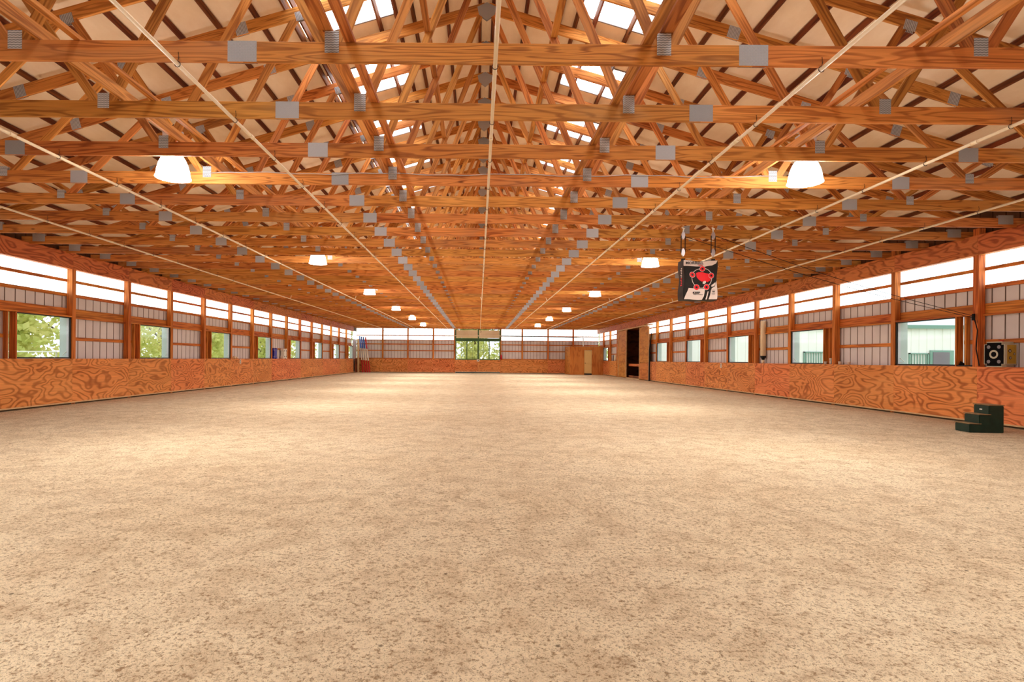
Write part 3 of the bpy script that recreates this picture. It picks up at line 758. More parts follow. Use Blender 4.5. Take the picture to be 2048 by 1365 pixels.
# ------------------------------------------------------------------ sprinkler pipes
px_x = [-8.62, -5.67, -2.77, .13, 3.11, 5.99, 8.86]
names = ['leftmost of the seven', 'second from the left of the seven', 'third from the left of the seven', 'middle one of the seven', 'third from the right of the seven', 'second from the right of the seven', 'rightmost of the seven']
hook_me = None
for i, x in enumerate(px_x):
    r = thing('sprinkler_pipe', f'long cream pipe under the trusses, {names[i]} parallel pipes', 'pipe', (x, 0, ZC - .035), 'sprinkler pipes')
    bm = bmesh.new(); bm_tube(bm, [(0, YF + .2, 0), (0, 50.5, 0)], .019, 10); from_bm('pipe', bm, M['pvc'], r)
    bm = bmesh.new(); dx = .10 if x < -1 else (-.10 if x > 1 else -.13)
    bm_tube(bm, [(0, 25.80, 0), (dx, 25.80, .27)], .016, 8); from_bm('riser_stub', bm, M['pvc'], r)
    bm = bmesh.new(); bm_tube(bm, [(0, 50.5, 0), (.0, 50.75, -.03), (.1, 50.8, -.2), (.05, 50.8, -.34)], .014, 6); from_bm('end_hose', bm, M['wire'], r)
    for yy in (6.8, 13.2, 19.8, 31.0, 40.0):
        bm = bmesh.new(); bm_tube(bm, [(0, yy, 0), (0, yy + .09, 0)], .024, 10); from_bm('coupling', bm, M['pvc'], r)
    for k in range(-1, 14):
        yy = 5.17 + 1.2192 * k - .01
        if hook_me is None:
            bm = bmesh.new()
            ring = [(.026 * math.cos(a * PI / 6), 0, .026 * math.sin(a * PI / 6)) for a in range(-9, 4)]
            bm_tube(bm, ring + [(.012, -.0, .06), (.005, 0, .11)], .0035, 5)
            o = from_bm('wire_hook', bm, M['wire'], r); hook_me = o.data
        else: o = bpy.data.objects.new('wire_hook', hook_me); link(o, r)
        o.location = (0, yy, 0)
r = thing('manifold_pipe', 'pipe across the far wall, white at the door then dark to the corner', 'pipe', (0, 50.75, 3.36))
bm = bmesh.new(); bm_tube(bm, [(-3.0, 0, 0), (2.0, 0, 0)], .035, 8); from_bm('white_run', bm, M['pvc'], r)
bm = bmesh.new(); bm_tube(bm, [(2.0, 0, 0), (5., 0, -.02), (9.35, 0, -.10), (9.4, 0, -.13)], .03, 8); from_bm('dark_run', bm, M['pvcdark'], r)
bm = bmesh.new(); bm_tube(bm, [(9.4, 0, -.12), (9.4, 0, 2.44 - 3.36)], .04, 8); from_bm('down_leg', bm, M['white'], r)
bm = bmesh.new(); bm_tube(bm, [(.13, 0, .0), (.13, 0, .3)], .03, 8); bm_tube(bm, [(.13, -.0, 0), (.13, -.15, 0)], .04, 8); from_bm('tee', bm, M['pvc'], r)

# ------------------------------------------------------------------ hanging archery bag
def at(pxx, pyy, d):
    r = .008; dx = (pxx - 957) / F; dy = (718 - pyy) / F
    return Vector(((dx - r * dy) * d, d, E + (dy + r * dx) * d))
YBG = 11.16
bl = at(1367, 600, YBG); tr_ = at(1434.5, 520, YBG)
bw, bh = tr_.x - bl.x, tr_.z - bl.z
bag = thing('archery_bag_target', 'hanging black and white archery bag with five red bullseyes', 'archery target', (bl.x + bw / 2, YBG, bl.z))
bm = bmesh.new()
n = 14
def bag_pt(u, v, front):
    bulge = .03 * math.sin(PI * u) ** .6 * math.sin(PI * v) ** .6
    sag = .03 * math.sin(PI * u) * (v ** 4)
    pin = .012 * math.sin(v * 9) * (1 if u > .5 else -1) * abs(u - .5) * 2
    x = (u - .5) * bw + pin; z = v * bh - sag + .006 * math.sin(u * 11)
    y = -bulge if front else .30 + bulge
    return Vector((x, y, z))
grid = {}
for fr in (True, False):
    for i in range(n + 1):
        for j in range(n + 1): grid[(fr, i, j)] = bm.verts.new(bag_pt(i / n, j / n, fr))
for i in range(n):
    for j in range(n):
        f = bm.faces.new((grid[(True, i, j)], grid[(True, i + 1, j)], grid[(True, i + 1, j + 1)], grid[(True, i, j + 1)])); f.smooth = True
        f = bm.faces.new((grid[(False, i, j + 1)], grid[(False, i + 1, j + 1)], grid[(False, i + 1, j)], grid[(False, i, j)])); f.smooth = True
for j in range(n):
    for i in (0, n):
        q = (grid[(True, i, j)], grid[(True, i, j + 1)], grid[(False, i, j + 1)], grid[(False, i, j)])
        f = bm.faces.new(q if i == 0 else q[::-1]); f.material_index = 1
        q = (grid[(True, j, i)], grid[(False, j, i)], grid[(False, j + 1, i)], grid[(True, j + 1, i)])
        f = bm.faces.new(q if i == 0 else q[::-1])
bmesh.ops.recalc_face_normals(bm, faces=bm.faces[:])
from_bm('bag_body', bm, [M['bagblack'], M['bagside']], bag)
def decal(name, pts, mat, lift=.004, parent=bag):
    """Filled printed shape following the bulging face: pts in 0..1 of the face."""
    bm = bmesh.new(); c = Vector((sum(p[0] for p in pts) / len(pts), sum(p[1] for p in pts) / len(pts), 0))
    def pos(u, v):
        p = bag_pt(u, v, True); p.y -= lift; return p
    rings = 6; vs = [bm.verts.new(pos(c.x, c.y))]; prev = None
    for k in range(1, rings + 1):
        ring = [bm.verts.new(pos(c.x + (p[0] - c.x) * k / rings, c.y + (p[1] - c.y) * k / rings)) for p in pts]
        for i in range(len(pts)):
            j = (i + 1) % len(pts)
            if prev is None: bm.faces.new((vs[0], ring[i], ring[j]))
            else: bm.faces.new((prev[i], ring[i], ring[j], prev[j]))
        prev = ring
    bmesh.ops.recalc_face_normals(bm, faces=bm.faces[:])
    return from_bm(name, bm, mat, parent)
def ipx(a, b):   # zoomed picture pixel (crop of the bag) -> face 0..1
    return ((a - 338) / (826 - 338), 1 - (b - 645) / (1215 - 645))
def dens(pts, k=5):
    out = []
    for i in range(len(pts)):
        a, b = pts[i], pts[(i + 1) % len(pts)]
        for t in range(k): out.append((a[0] + (b[0] - a[0]) * t / k, a[1] + (b[1] - a[1]) * t / k))
    return out
decal('pale_header_print', dens([ipx(*p) for p in ((340, 650), (580, 652), (824, 650), (800, 690), (740, 722), (640, 738), (560, 728), (440, 735), (342, 736))]), M['bagwhite'])
decal('pale_ground_print', dens([ipx(*p) for p in ((410, 1052), (520, 1055), (640, 1060), (636, 1110), (628, 1165), (604, 1213), (470, 1213), (345, 1207), (372, 1150), (398, 1095))]), M['bagwhite'])
decal('pale_corner_print', dens([ipx(*p) for p in ((740, 1050), (790, 1020), (822, 935), (824, 1200), (700, 1210), (716, 1150), (724, 1090))]), M['bagwhite'])
decal('pale_leg_print', dens([ipx(*p) for p in ((735, 1010), (770, 985), (800, 960), (800, 985), (780, 1015), (735, 1035))], 2), M['bagwhite'], .007)
decal('pale_stripe_print', dens([ipx(*p) for p in ((655, 1212), (668, 1150), (680, 1100), (692, 1100), (684, 1150), (676, 1212))], 2), M['bagwhite'])
decal('red_body_print', dens([ipx(*p) for p in ((508, 830), (550, 815), (600, 818), (650, 838), (700, 850), (728, 870), (735, 910), (722, 945), (680, 968), (640, 958), (590, 955), (545, 925), (515, 890))], 3), M['red'], .006)
decal('pale_hoof_print', dens([ipx(*p) for p in ((604, 968), (625, 950), (652, 952), (656, 972), (640, 992), (608, 990))], 2), M['bagwhite'], .008)
def disc(cx_, cy_, r, mat, lift, name, r2=None):
    pts = [ipx(cx_ + r * math.cos(a * PI / 12), cy_ + r * math.sin(a * PI / 12)) for a in range(24)]
    return decal(name, pts, mat, lift)
bm = bmesh.new(); last = None   # white ring
N = 60; ri, ro = 146, 154
vv = []
for a in range(N):
    an = 2 * PI * a / N
    pr = []
    for rr in (ri, ro):
        u, v = ipx(594 + rr * math.cos(an), 905 + rr * .95 * math.sin(an)); p = bag_pt(u, v, True); p.y -= .009; pr.append(bm.verts.new(p))
    vv.append(pr)
for a in range(N): bm.faces.new((vv[a][0], vv[a][1], vv[(a + 1) % N][1], vv[(a + 1) % N][0]))
from_bm('ring_print', bm, M['bagwhite'], bag)
for (a, b) in ((600, 769), (452, 863), (735, 872), (517, 1036), (660, 1038)):
    be = disc(a, b, 38, M['red'], .013, 'bullseye')
    for o_ in (disc(a, b, 42, M['bagwhite'], .011, 'bullseye_rim'), disc(a, b, 16, M['black'], .015, 'bullseye_centre')): o_.parent = be
def text(s, size, mat, parent, loc, rot, name, bold=.0, sx=1.):
    cu = bpy.data.curves.new(name, 'FONT'); cu.body = s; cu.size = size; cu.extrude = .001; cu.offset = bold; cu.align_x = 'CENTER'; cu.align_y = 'CENTER'
    tmp = bpy.data.objects.new(name, cu); COL.objects.link(tmp)
    dg = bpy.context.evaluated_depsgraph_get(); me = bpy.data.meshes.new_from_object(tmp.evaluated_get(dg))
    bpy.data.objects.remove(tmp); me.materials.clear(); me.materials.append(mat)
    for v in me.vertices:     # lay the letters onto the bulging bag face
        x = loc.x + v.co.x * sx; z = loc.z + v.co.y; dep = v.co.z
        v.co = Vector((x, bag_pt(x / bw + .5, z / bh, True).y - .011 - dep, z))
    o = bpy.data.objects.new(name, me); link(o, parent)
    return o
def ft(a, b, lift=.045):
    u, v = ipx(a, b); p = bag_pt(u, v, True); p.y -= .011; return p
text('MORRELL', .078, M['black'], bag, ft(492, 681), (PI / 2, 0, 0), 'lettering', .0012, 1.05)
text('TARGETS', .022, M['red'], bag, ft(575, 713), (PI / 2, 0, 0), 'small_lettering', .001)
text('KEEP', .055, M['black'], bag, ft(520, 1113), (PI / 2, 0, 0), 'lettering', .002, 1.2)
for (a, b, w_, h_) in ((545, 1138, .19, .006), (500, 1140, .05, .004), (762, 1075, .06, .007), (762, 1100, .05, .02), (760, 1130, .065, .012)):
    p = ft(a, b); bm = bmesh.new(); bm_box(bm, (p.x - w_ / 2, p.y - .001, p.z - h_ / 2), (p.x + w_ / 2, p.y, p.z + h_ / 2)); from_bm('fine_print', bm, M['black'], bag)
for k in range(11):   # illegible vertical side print
    bm = bmesh.new(); z = bh * (.36 + .042 * k); bm_box(bm, (-bw / 2 - .0035 - .012, .06, z), (-bw / 2 - .001 - .012, .06 + (.05 if k % 3 else .08), z + .018)); from_bm('side_print', bm, M['bagwhite'] if k > 4 else M['red'], bag)
for s in (-1, 1):   # shackle tabs on the bag's top corners
    bm = bmesh.new(); bm_box(bm, (s * (bw / 2 - .03) - .03, .10, bh - .03), (s * (bw / 2 - .03) + .03, .16, bh + .035)); from_bm('hanging_tab', bm, M['bagblack'], bag)
    bm = bmesh.new(); bm_tube(bm, [(s * (bw / 2 - .03) + .022 * math.cos(a * PI / 6), .13, bh + .055 + .028 * math.sin(a * PI / 6)) for a in range(13)], .007, 6); from_bm('brass_ring', bm, M['brass'], bag)
# pulleys and ropes
for s, pxx in ((-1, 1362), (1, 1430)):
    side = 'left' if s < 0 else 'right'
    xw = bag.location.x + s * (bw / 2 - .03); yw = YBG + .13; zb = bl.z + bh + .085
    r = thing('pulley_block', f'pair of pulleys with black rope loops over the {side} corner of the archery bag', 'pulley', (xw, yw, zb))
    z2 = .42; ztop_ = ZC + .10 - zb
    for zz in (.08, z2):
        bm = bmesh.new()
        m2 = [(-.0, -.075), (.022, -.05), (.036, 0), (.022, .05), (0, .075)]
        q = []
        for yy in (-.018, .018):
            q.append([bm.verts.new((x_, yy, zz + z_)) for x_, z_ in ((0, -.085), (.028, -.045), (.036, 0), (.028, .045), (0, .085), (-.028, .045), (-.036, 0), (-.028, -.045))])
        bm.faces.new(q[0]); bm.faces.new(q[1][::-1])
        for k in range(8): bm.faces.new((q[0][k], q[1][k], q[1][(k + 1) % 8], q[0][(k + 1) % 8]))
        bmesh.ops.recalc_face_normals(bm, faces=bm.faces[:]); from_bm('pulley', bm, M['chrome'], r)
    for dx in (-.04, .04):
        bm = bmesh.new(); bm_tube(bm, [(dx, 0, .07), (dx, 0, z2)], .009, 6); from_bm('rope', bm, M['rope'], r)
    bm = bmesh.new(); bm_tube(bm, [(0, 0, z2 + .07), (-.01 * s, .0, z2 + .15)], .012, 6); bm_tube(bm, [(-.03, 0, z2 + .16), (.03, 0, z2 + .13)], .013, 6); from_bm('knot', bm, M['white'], r)
    bm = bmesh.new(); bm_tube(bm, [(0, 0, z2 + .13), (-.02, -.02, ztop_)], .008, 6); from_bm('hanging_cord', bm, M['tan'], r)
    # control line to the cleat on the right wall
    bm = bmesh.new(); A = Vector((xw + .03, yw, zb + (z2 if s > 0 else z2 - .02))); B = Vector((WR - .03, 12.2, 2.29 + .02 * s))
    pts = []
    for k in range(15):
        u = k / 14; p = A.lerp(B, u); p.z -= .10 * math.sin(PI * u); pts.append(p)
    bm_tube(bm, pts, .006, 5); tag(from_bm('control_line', bm, M['rope']), f'thin dark line from the {side} bag pulley to the right wall post', 'rope')
bm = bmesh.new(); bm_tube(bm, [(WR - .04, 12.2, 2.3), (WR - .05, 12.1, 2.0), (WR - .04, 12.14, 1.6), (WR - .05, 12.05, 1.24)], .011, 6); bm_tube(bm, [(WR - .05, 12.2, 2.22), (WR - .05, 12.2, 2.36)], .03, 6)
tag(from_bm('tied_rope', bm, M['rope']), 'dark rope tied off and hanging down the right wall post', 'rope')
bm = bmesh.new(); bm_box(bm, (WR + .01, 12.3, 1.222), (WR + .13, 12.72, 1.25)); bm_tube(bm, [(WR + .03, 12.62, 1.26), (WR + .07, 12.66, 1.31), (WR + .1, 12.6, 1.26)], .03, 6)
tag(from_bm('tool_tray', bm, M['black']), 'low black tray and coiled gear on the right ledge', 'tray')

# ------------------------------------------------------------------ block target on the right ledge
bt = thing('foam_block_target', 'black faced foam block target with yellow side on the right ledge', 'archery target', (WR + .01, 11.64, 1.22))
bm = bmesh.new(); bm_box(bm, (-.21, -.13, 0), (.21, .15, .52)); bmesh.ops.bevel(bm, geom=[e for e in bm.edges if abs((e.verts[0].co - e.verts[1].co).y) > .1], offset=.055, segments=4, affect='EDGES')
from_bm('foam_body', bm, M['foam'], bt)
bm = bmesh.new(); bm_box(bm, (-.19, -.140, .02), (.19, -.128, .50)); bmesh.ops.bevel(bm, geom=[e for e in bm.edges if abs((e.verts[0].co - e.verts[1].co).y) > .005 and abs((e.verts[0].co - e.verts[1].co).z) < .01 and abs((e.verts[0].co - e.verts[1].co).x) < .01], offset=.045, segments=4, affect='EDGES')
from_bm('black_face', bm, M['facefoam'], bt)
def yd(cx, cz, r0, r1, mat, name, y=-.142):
    bm = bmesh.new(); N = 24; a_ = []
    for k in range(N):
        an = 2 * PI * k / N; a_.append((bm.verts.new((cx + r0 * math.cos(an), y, cz + r0 * math.sin(an))), bm.verts.new((cx + r1 * math.cos(an), y, cz + r1 * math.sin(an))), bm.verts.new((cx + r1 * math.cos(an), y - .002, cz + r1 * math.sin(an))), bm.verts.new((cx + r0 * math.cos(an), y - .002, cz + r0 * math.sin(an)))))
    for k in range(N):
        p, q = a_[k], a_[(k + 1) % N]
        for i in range(4): bm.faces.new((p[i], q[i], q[(i + 1) % 4], p[(i + 1) % 4]))
    bmesh.ops.recalc_face_normals(bm, faces=bm.faces[:]); return from_bm(name, bm, mat, bt)
yd(0, .26, .055, .09, M['foam'], 'centre_ring')
for sx in (-1, 1):
    for sz in (-1, 1): yd(sx * .105, .26 + sz * .15, .001, .036, M['greydisc'], 'corner_spot')
bm = bmesh.new(); bm_box(bm, (.208, -.075, .07), (.216, .12, .45)); from_bm('yellow_side', bm, M['yellow'], bt)
for (yy, zz, r) in ((-.02, .33, .035), (-.01, .19, .03), (.08, .27, .024)):
    for r_, m_, dx in ((r, 'black', .2165), (r * .62, 'foam', .2185), (r * .3, 'black', .2205)):
        bm = bmesh.new(); q = [bm.verts.new((dx, yy + r_ * math.cos(2 * PI * k / 20), zz + r_ * math.sin(2 * PI * k / 20))) for k in range(20)]; bm.faces.new(q); ret = bmesh.ops.extrude_face_region(bm, geom=bm.faces[:]); bmesh.ops.translate(bm, vec=(.0018, 0, 0), verts=[v for v in ret['geom'] if isinstance(v, bmesh.types.BMVert)]); from_bm('side_spot', bm, M[m_], bt)
bm = bmesh.new(); bm_tube(bm, [(-.05, .03, .515), (-.04, .03, .545), (.04, .03, .545), (.05, .03, .515)], .009, 6); from_bm('carry_handle', bm, M['polered'], bt)
bt.rotation_euler = (0, 0, math.radians(-84))

# ------------------------------------------------------------------ mounting block
mb = thing('mounting_block', 'dark green three step mounting block with sandy treads by the right wall', 'mounting block', (9.5, 10.72, -.005))
for k in range(3):
    h = .175 * (k + 1); x0 = -.29 + .165 * k; x1 = .30 if k == 2 else x0 + .20
    bm = bmesh.new()
    bm_box(bm, (x0, -.19, 0), (x1, .19, h - .012)); bmesh.ops.bevel(bm, geom=bm.edges[:], offset=.012, segments=2, affect='EDGES')
    from_bm('step_body', bm, M['stepgreen'], mb)
    bm = bmesh.new(); bm_box(bm, (x0 - .01, -.195, h - .014), (x1, .195, h)); from_bm('tread', bm, M['dust'], mb)
bm = bmesh.new(); bm_box(bm, (.032, -.03, .42), (.038, .03, .44)); from_bm('maker_plate', bm, M['white'], mb)
mb.rotation_euler = (0, 0, math.radians(-6))

# ------------------------------------------------------------------ items on the ledges
def cup(x, y, z, r, h, label, m='white', group=None):
    bm = bmesh.new(); rr = bm_lathe(bm, [(r * .8, 0), (r * .98, h * .85), (r * 1.03, h * .86), (r * 1.03, h), (r * .9, h), (r * .72, .012)], 18); bm.faces.new(rr[0][::-1]); bm.faces.new(rr[-1])
    o = from_bm('cup', bm, M[m]); o.location = (x, y, z); tag(o, label, 'cup', group); return o
zl = 1.2195
def ry(pxx): return 12125 / (pxx - 957) * (WR + .07) / WR
cup(WR + .07, ry(1680), zl, .05, .09, 'white cup on the right ledge just nearer than the wall post', group=None)
cup(WR + .07, ry(1698), zl, .05, .085, 'white cup on the right ledge, nearest to the camera of the pair')
cup(WR + .05, ry(1652.5), zl, .045, .085, 'low white cup on the right ledge beside the taller stack')
cup(WR + .07, ry(1662), zl, .045, .095, 'white cup at the bottom of the stack on the right ledge')
cup(WR + .07, ry(1662), zl + .0955, .045, .09, 'white cup at the top of the stack on the right ledge')
for (x, y, r, h, lab, m) in ((WR + .08, 44.6, .09, .5, 'pale upright roll on the far right ledge past the sliding door', 'pvc'), (WR + .08, 45.35, .05, .5, 'grey bottle on the far right ledge past the sliding door', 'greydisc')):
    bm = bmesh.new(); rr = bm_lathe(bm, [(r, 0), (r, h * .8), (r * .6, h * .9), (r * .6, h)], 14); bm.faces.new(rr[0][::-1]); bm.faces.new(rr[-1]); o = from_bm('container', bm, M[m]); o.location = (x, y, zl); tag(o, lab, 'container')
ly = lambda pxx: 12351 / (957 - pxx)
for k, (pp, h, lab) in enumerate(((468, .07, 'small tan tin on the left ledge between two posts'), (472.5, .11, 'small cream tub on the left ledge beside a tan tin'), (477, .08, 'small cream lid on the left ledge above the outlet'))):
    bm = bmesh.new(); rr = bm_lathe(bm, [(.06, 0), (.065, h), (.05, h)], 14); bm.faces.new(rr[0][::-1]); bm.faces.new(rr[-1]); o = from_bm('tub', bm, M['trimwood' if k == 0 else 'pvc']); o.location = (-(WL + .08), ly(pp), zl); tag(o, lab, 'tub')
# jump blocks: blue and white cross shaped plastic blocks
def jump_block(y, x, mat, label):
    r = thing('jump_block', label, 'jump block', (x, y, zl))
    bm = bmesh.new()
    prof = [(-.26, 0), (-.13, 0), (-.09, .05), (.09, .05), (.13, 0), (.26, 0), (.29, .10), (.21, .17), (.21, .40), (.29, .47), (.26, .57), (.13, .57), (.09, .52), (-.09, .52), (-.13, .57), (-.26, .57), (-.29, .47), (-.21, .40), (-.21, .17), (-.29, .10)]
    q0 = [bm.verts.new((-.09, a, b)) for a, b in prof]; q1 = [bm.verts.new((.09, a, b)) for a, b in prof]
    bm.faces.new(q0); bm.faces.new(q1[::-1])
    for k in range(len(prof)): bm.faces.new((q0[k], q0[(k + 1) % len(prof)], q1[(k + 1) % len(prof)], q1[k]))
    bmesh.ops.recalc_face_normals(bm, faces=bm.faces[:]); from_bm('body', bm, mat, r)
    for zz in (.12, .45):
        for yy in (-.14, .14):
            bm = bmesh.new(); q = [bm.verts.new((.0905, yy + .045 * math.cos(2 * PI * k / 16), zz + .045 * math.sin(2 * PI * k / 16))) for k in range(16)]; bm.faces.new(q)
            ret = bmesh.ops.extrude_face_region(bm, geom=bm.faces[:]); bmesh.ops.translate(bm, vec=(.004, 0, 0), verts=[v for v in ret['geom'] if isinstance(v, bmesh.types.BMVert)])
            from_bm('pole_hole', bm, M['black'] if mat is M['white'] else M['greydisc'], r)
    return r
jump_block(ly(549.5), -(WL + .05), M['blue'], 'blue plastic jump block standing on the left ledge')
jump_block(ly(569), -(WL + .05), M['white'], 'white plastic jump block standing on the left ledge')
# outlets
def outlet(loc, s, label):
    r = thing('power_outlet', label, 'power outlet', loc)
    bm = bmesh.new(); bm_box(bm, (-.012, -.055, -.10), (.012, .055, .10)); cv = from_bm('cover', bm, M['white'], r)
    for zz in (-.055, 0, .055):
        bm = bmesh.new(); bm_box(bm, (-s * .013 - .004, -.025, zz - .014), (-s * .013 + .004, .025, zz + .014)); from_bm('socket', bm, M['black'], cv)
outlet((-(WL - .03), ly(479.5), 1.09), -1, 'white power outlet on the left plywood kick wall')
outlet((WR - .03, 12125 / (1443.5 - 957), 1.09), 1, 'white power outlet on the right plywood kick wall')
# tall white tube with a black cup, beside a right wall post
tu = thing('tall_tube', 'tall white tube with black collar standing on the right ledge by a post', 'tube', (WR + .08, 12125 / (1526.5 - 957) * 1.008, zl))
bm = bmesh.new(); rr = bm_lathe(bm, [(.10, .27), (.10, 1.58), (.09, 1.6)], 18); bm.faces.new(rr[-1]); bm.faces.new(rr[0][::-1]); from_bm('tube_body', bm, M['pvc'], tu)
bm = bmesh.new(); rr = bm_lathe(bm, [(.05, .13), (.07, .19), (.105, .24), (.105, .28)], 18); bm.faces.new(rr[-1]); bm.faces.new(rr[0][::-1]); from_bm('collar', bm, M['black'], tu)
bm = bmesh.new(); rr = bm_lathe(bm, [(.05, 0), (.05, .14)], 14); bm.faces.new(rr[-1]); bm.faces.new(rr[0][::-1]); from_bm('base', bm, M['pvc'], tu)
# green downspout outside the clerestory
bm = bmesh.new(); bm_tube(bm, [(WR + .42, 23.0, 3.62), (WR + .42, 21.6, 3.58), (WR + .34, 21.35, 3.45), (WR + .34, 21.3, -.1)], .05, 8)
tag(from_bm('downspout', bm, M['gutter']), 'dark green downspout outside the right clerestory window', 'downspout')
# jump poles
for k, (xb_, xt, lab) in enumerate(((-10.35, -10.78, 'red white and blue jump pole leaning in the far left corner, leftmost'), (-10.12, -10.62, 'red white and blue jump pole leaning in the far left corner, second from left'), (-9.92, -10.45, 'red white and blue jump pole leaning in the far left corner, third from left'), (-9.72, -10.25, 'pink banded jump pole leaning in the far left corner, rightmost'))):
    r = thing('jump_pole', lab, 'jump pole', (xb_, 50.6, 0), 'jump poles in the far corner')
    A = Vector((0, 0, 0)); B = Vector((xt - xb_, .55, 3.28 - .04 * k))
    nn = 3
    for q, (m, name) in enumerate((('polered', 'red_band'), ('polewhite', 'white_band'), ('poleblue' if k < 3 else 'polered', 'blue_band' if k < 3 else 'red_band'))):
        bm = bmesh.new(); bm_tube(bm, [A.lerp(B, q / nn), A.lerp(B, (q + 1) / nn)], .055, 10); from_bm(name, bm, M[m], r)
po = board('corner_post', (-10.72, 50.4, 0), (-10.72, 50.4, 3.0), .12, .14, M['trimwood']); tag(po, 'pale standing timber beside the jump poles in the far left corner', 'post')
bm = bmesh.new(); rr = bm_lathe(bm, [(.08, 0), (.08, .35), (.03, .42), (.03, .46)], 14); bm.faces.new(rr[0][::-1]); bm.faces.new(rr[-1]); o = from_bm('fire_extinguisher', bm, M['polered']); o.location = (2.06, YB - .12, 1.25); tag(o, 'small red fire extinguisher on the post right of the far door', 'fire extinguisher')

# ------------------------------------------------------------------ outdoors
def make_tree_mesh(seed, H, R):
    rnd = random.Random(seed)
    trunk = bmesh.new()
    bm_tube(trunk, [(0, 0, -.2), (.1, 0, H * .3), (-.05, .1, H * .6), (.1, 0, H * .9)], .2, 8, rs=[.28, .22, .14, .04])
    for k in range(7):
        a = rnd.uniform(0, 2 * PI); z0 = H * rnd.uniform(.2, .6); l = R * rnd.uniform(.6, 1.)
        bm_tube(trunk, [(0, 0, z0), (l * .5 * math.cos(a), l * .5 * math.sin(a), z0 + l * .45), (l * math.cos(a), l * math.sin(a), z0 + l * .8)], .08, 6, rs=[.11, .07, .02])
    leaf = bmesh.new()
    cl_ = [(rnd.uniform(-R, R) * .75, rnd.uniform(-R, R) * .75, H * rnd.uniform(.08, 1.0) ** 1.25, rnd.uniform(.7, 1.5)) for _ in range(38)]
    for (cx, cy, cz, cr) in cl_:
        for _ in range(120):
            d = Vector((rnd.gauss(0, 1), rnd.gauss(0, 1), rnd.gauss(0, .8))).normalized() * cr * rnd.random() ** .4
            c = Vector((cx, cy, cz)) + d; u = Vector((rnd.gauss(0, 1), rnd.gauss(0, 1), rnd.gauss(0, 1))).normalized(); v = u.orthogonal().normalized()
            s_ = rnd.uniform(.12, .25)
            q = [leaf.verts.new(c + u * s_ * a + v * s_ * .6 * b) for a, b in ((-1, 0), (0, -1), (1, 0), (0, 1))]; leaf.faces.new(q)
    return trunk, leaf
protos = []
for k, (H, R) in enumerate(((9, 3.2), (11, 3.8), (8, 3.0))):
    tb, lb = make_tree_mesh(k + 3, H, R)
    t = thing('leafy_tree', 'x', 'tree', (0, 0, 0), 'trees outside the arena')
    from_bm('trunk', tb, M['bark'], t); from_bm('crown', lb, M['leaf'], t); protos.append(t)
rnd = random.Random(5)
spots = []
for k in range(12): spots.append((-22 - rnd.uniform(0, 2) - (k % 2) * 7, 17 + k * 5.2 + rnd.uniform(-.5, .5), 'left'))
for k in range(7): spots.append((-16 + k * 5.2, 74 + rnd.uniform(-2, 3), 'far'))
used = [False] * 3; cnt = {'left': 0, 'far': 0}
for k, (x, y, w) in enumerate(spots):
    i = k % 3
    if w == 'left': lab = f'pale green spring tree outside the left windows, {ordinal(cnt[w])} from the camera'
    else: lab = f'pale green spring tree beyond the far double door, {ordinal(cnt[w])} from the left'
    cnt[w] += 1
    if not used[i]: used[i] = True; o = protos[i]; o.location = (x, y, -.12); o['label'] = lab
    else: o = copy_tree(protos[i], (x, y, -.12), lab)
    o.rotation_euler = (0, 0, rnd.uniform(0, 6.28))
# white pasture gate and truck-like box seen in the nearest left window
gt = thing('pasture_gate', 'pale tube gate seen low in the nearest left window', 'gate', (-15.6, 18.6, -.1))
bm = bmesh.new()
for zz in (.5, .75, 1.0, 1.3, 1.52): bm_tube(bm, [(-1.7, 0, zz), (1.7, 0, zz)], .025, 6)
for xx in (-1.7, 0, 1.7): bm_tube(bm, [(xx, 0, .0), (xx, 0, 1.52)], .028, 6)
from_bm('rails', bm, M['white'], gt)
ft_ = thing('feed_trough', 'pale box shaped trough seen at the lower left of the nearest left window', 'trough', (-18.6, 19.4, -.12))
bm = bmesh.new(); bm_box(bm, (-1.2, -.6, 0), (1.0, .6, 1.45)); bmesh.ops.bevel(bm, geom=bm.edges[:], offset=.06, segments=2, affect='EDGES'); from_bm('box', bm, M['greyw'], ft_)
# neighbouring white barn to the right
nb = thing('white_barn', 'white metal barn with green trim seen through the right windows', 'barn', (26, 43, -.12))
def bb(name, lo, hi, mat):
    bm = bmesh.new(); bm_box(bm, lo, hi); o = from_bm(name, bm, mat, nb); o.location = -nb.location; return o
BXa, BXb = 14.5, 50
ribbed('wall', Matrix(((1, 0, 0, BXa), (0, 1, 0, 43), (0, 0, 1, 0), (0, 0, 0, 1))), BXb - BXa, -.1, 4.0, M['barnwhite'], nb, pitch=.6, gw=.08, gd=.04).location = -nb.location
bb('eave_fascia', (BXa - .5, 42.6, 3.85), (BXb, 42.75, 4.12), M['sage'])
bm = bmesh.new(); q = [bm.verts.new(p) for p in ((BXa - .5, 42.6, 4.12), (BXb, 42.6, 4.12), (BXb, 50, 6.9), (BXa - .5, 50, 6.9))]; bm.faces.new(q); o = from_bm('roof', bm, M['barnroof'], nb); o.location = -nb.location
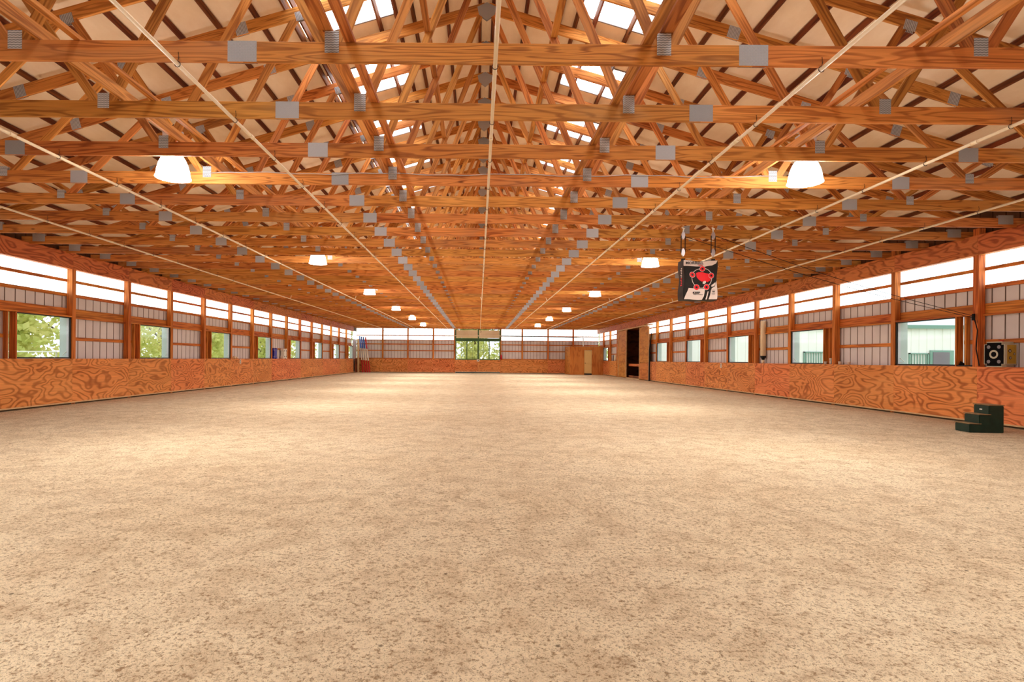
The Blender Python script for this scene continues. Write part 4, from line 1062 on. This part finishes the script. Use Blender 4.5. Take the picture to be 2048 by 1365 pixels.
bm = bmesh.new(); bm_box(bm, (BXa, 43, -.1), (BXa + .1, 55, 4)); o = from_bm('side_wall', bm, M['barnwhite'], nb); o.location = -nb.location
def barn_window(x0, x1, z0, z1):
    bm = bmesh.new()
    for (a, b, c, d_) in ((x0, x1, z1 - .08, z1), (x0, x1, z0, z0 + .08), (x0, x0 + .1, z0, z1), (x1 - .1, x1, z0, z1)): bm_box(bm, (a, 42.88, c), (b, 42.98, d_))
    n_ = int((x1 - x0) / .19)
    for k in range(1, n_): bm_box(bm, (x0 + (x1 - x0) * k / n_ - .025, 42.9, z0), (x0 + (x1 - x0) * k / n_ + .025, 42.95, z1))
    from_bm('barred_window', bm, M['sage'], nb).location = -nb.location
barn_window(24.7, 26.6, .9, 2.05); barn_window(32.7, 34.2, .9, 2.0)
bb('door_frame', (34.3, 42.9, -.1), (36.1, 42.97, 2.22), M['sage']); bb('door_screen', (34.5, 42.86, -.1), (35.75, 42.92, 2.08), M['screen'])

# ------------------------------------------------------------------ light, world
w = bpy.data.worlds.new('overcast_sky'); S.world = w; w.use_nodes = True
bg = w.node_tree.nodes['Background']; bg.inputs[0].default_value = (.90, .96, 1.0, 1); bg.inputs[1].default_value = 1.7
# ------------------------------------------------------------------ camera
cam = bpy.data.cameras.new('camera'); co = bpy.data.objects.new('camera', cam); COL.objects.link(co)
cam.sensor_fit = 'HORIZONTAL'; cam.sensor_width = 36; cam.lens = F * 36 / 2048
cam.shift_x = (1024 - 957) / 2048; cam.shift_y = (718 - 682.5) / 2048
r_ = .008
R = Vector((1, 0, r_)).normalized(); U = Vector((-r_, 0, 1)).normalized(); Bk = R.cross(U)
Mx = Matrix((R, U, Bk)).transposed().to_4x4(); Mx.translation = (0, 0, E)
co.matrix_world = Mx; cam.clip_end = 400; cam.clip_start = .05
S.camera = co
vs_ = S.view_settings; vs_.view_transform = 'Standard'; vs_.look = 'None'; vs_.gamma = 1; vs_.use_curve_mapping = False; vs_.exposure = 0.28
S.cycles.max_bounces = 8; S.cycles.diffuse_bounces = 5; S.cycles.transparent_max_bounces = 12
S.cycles.sample_clamp_indirect = 6.
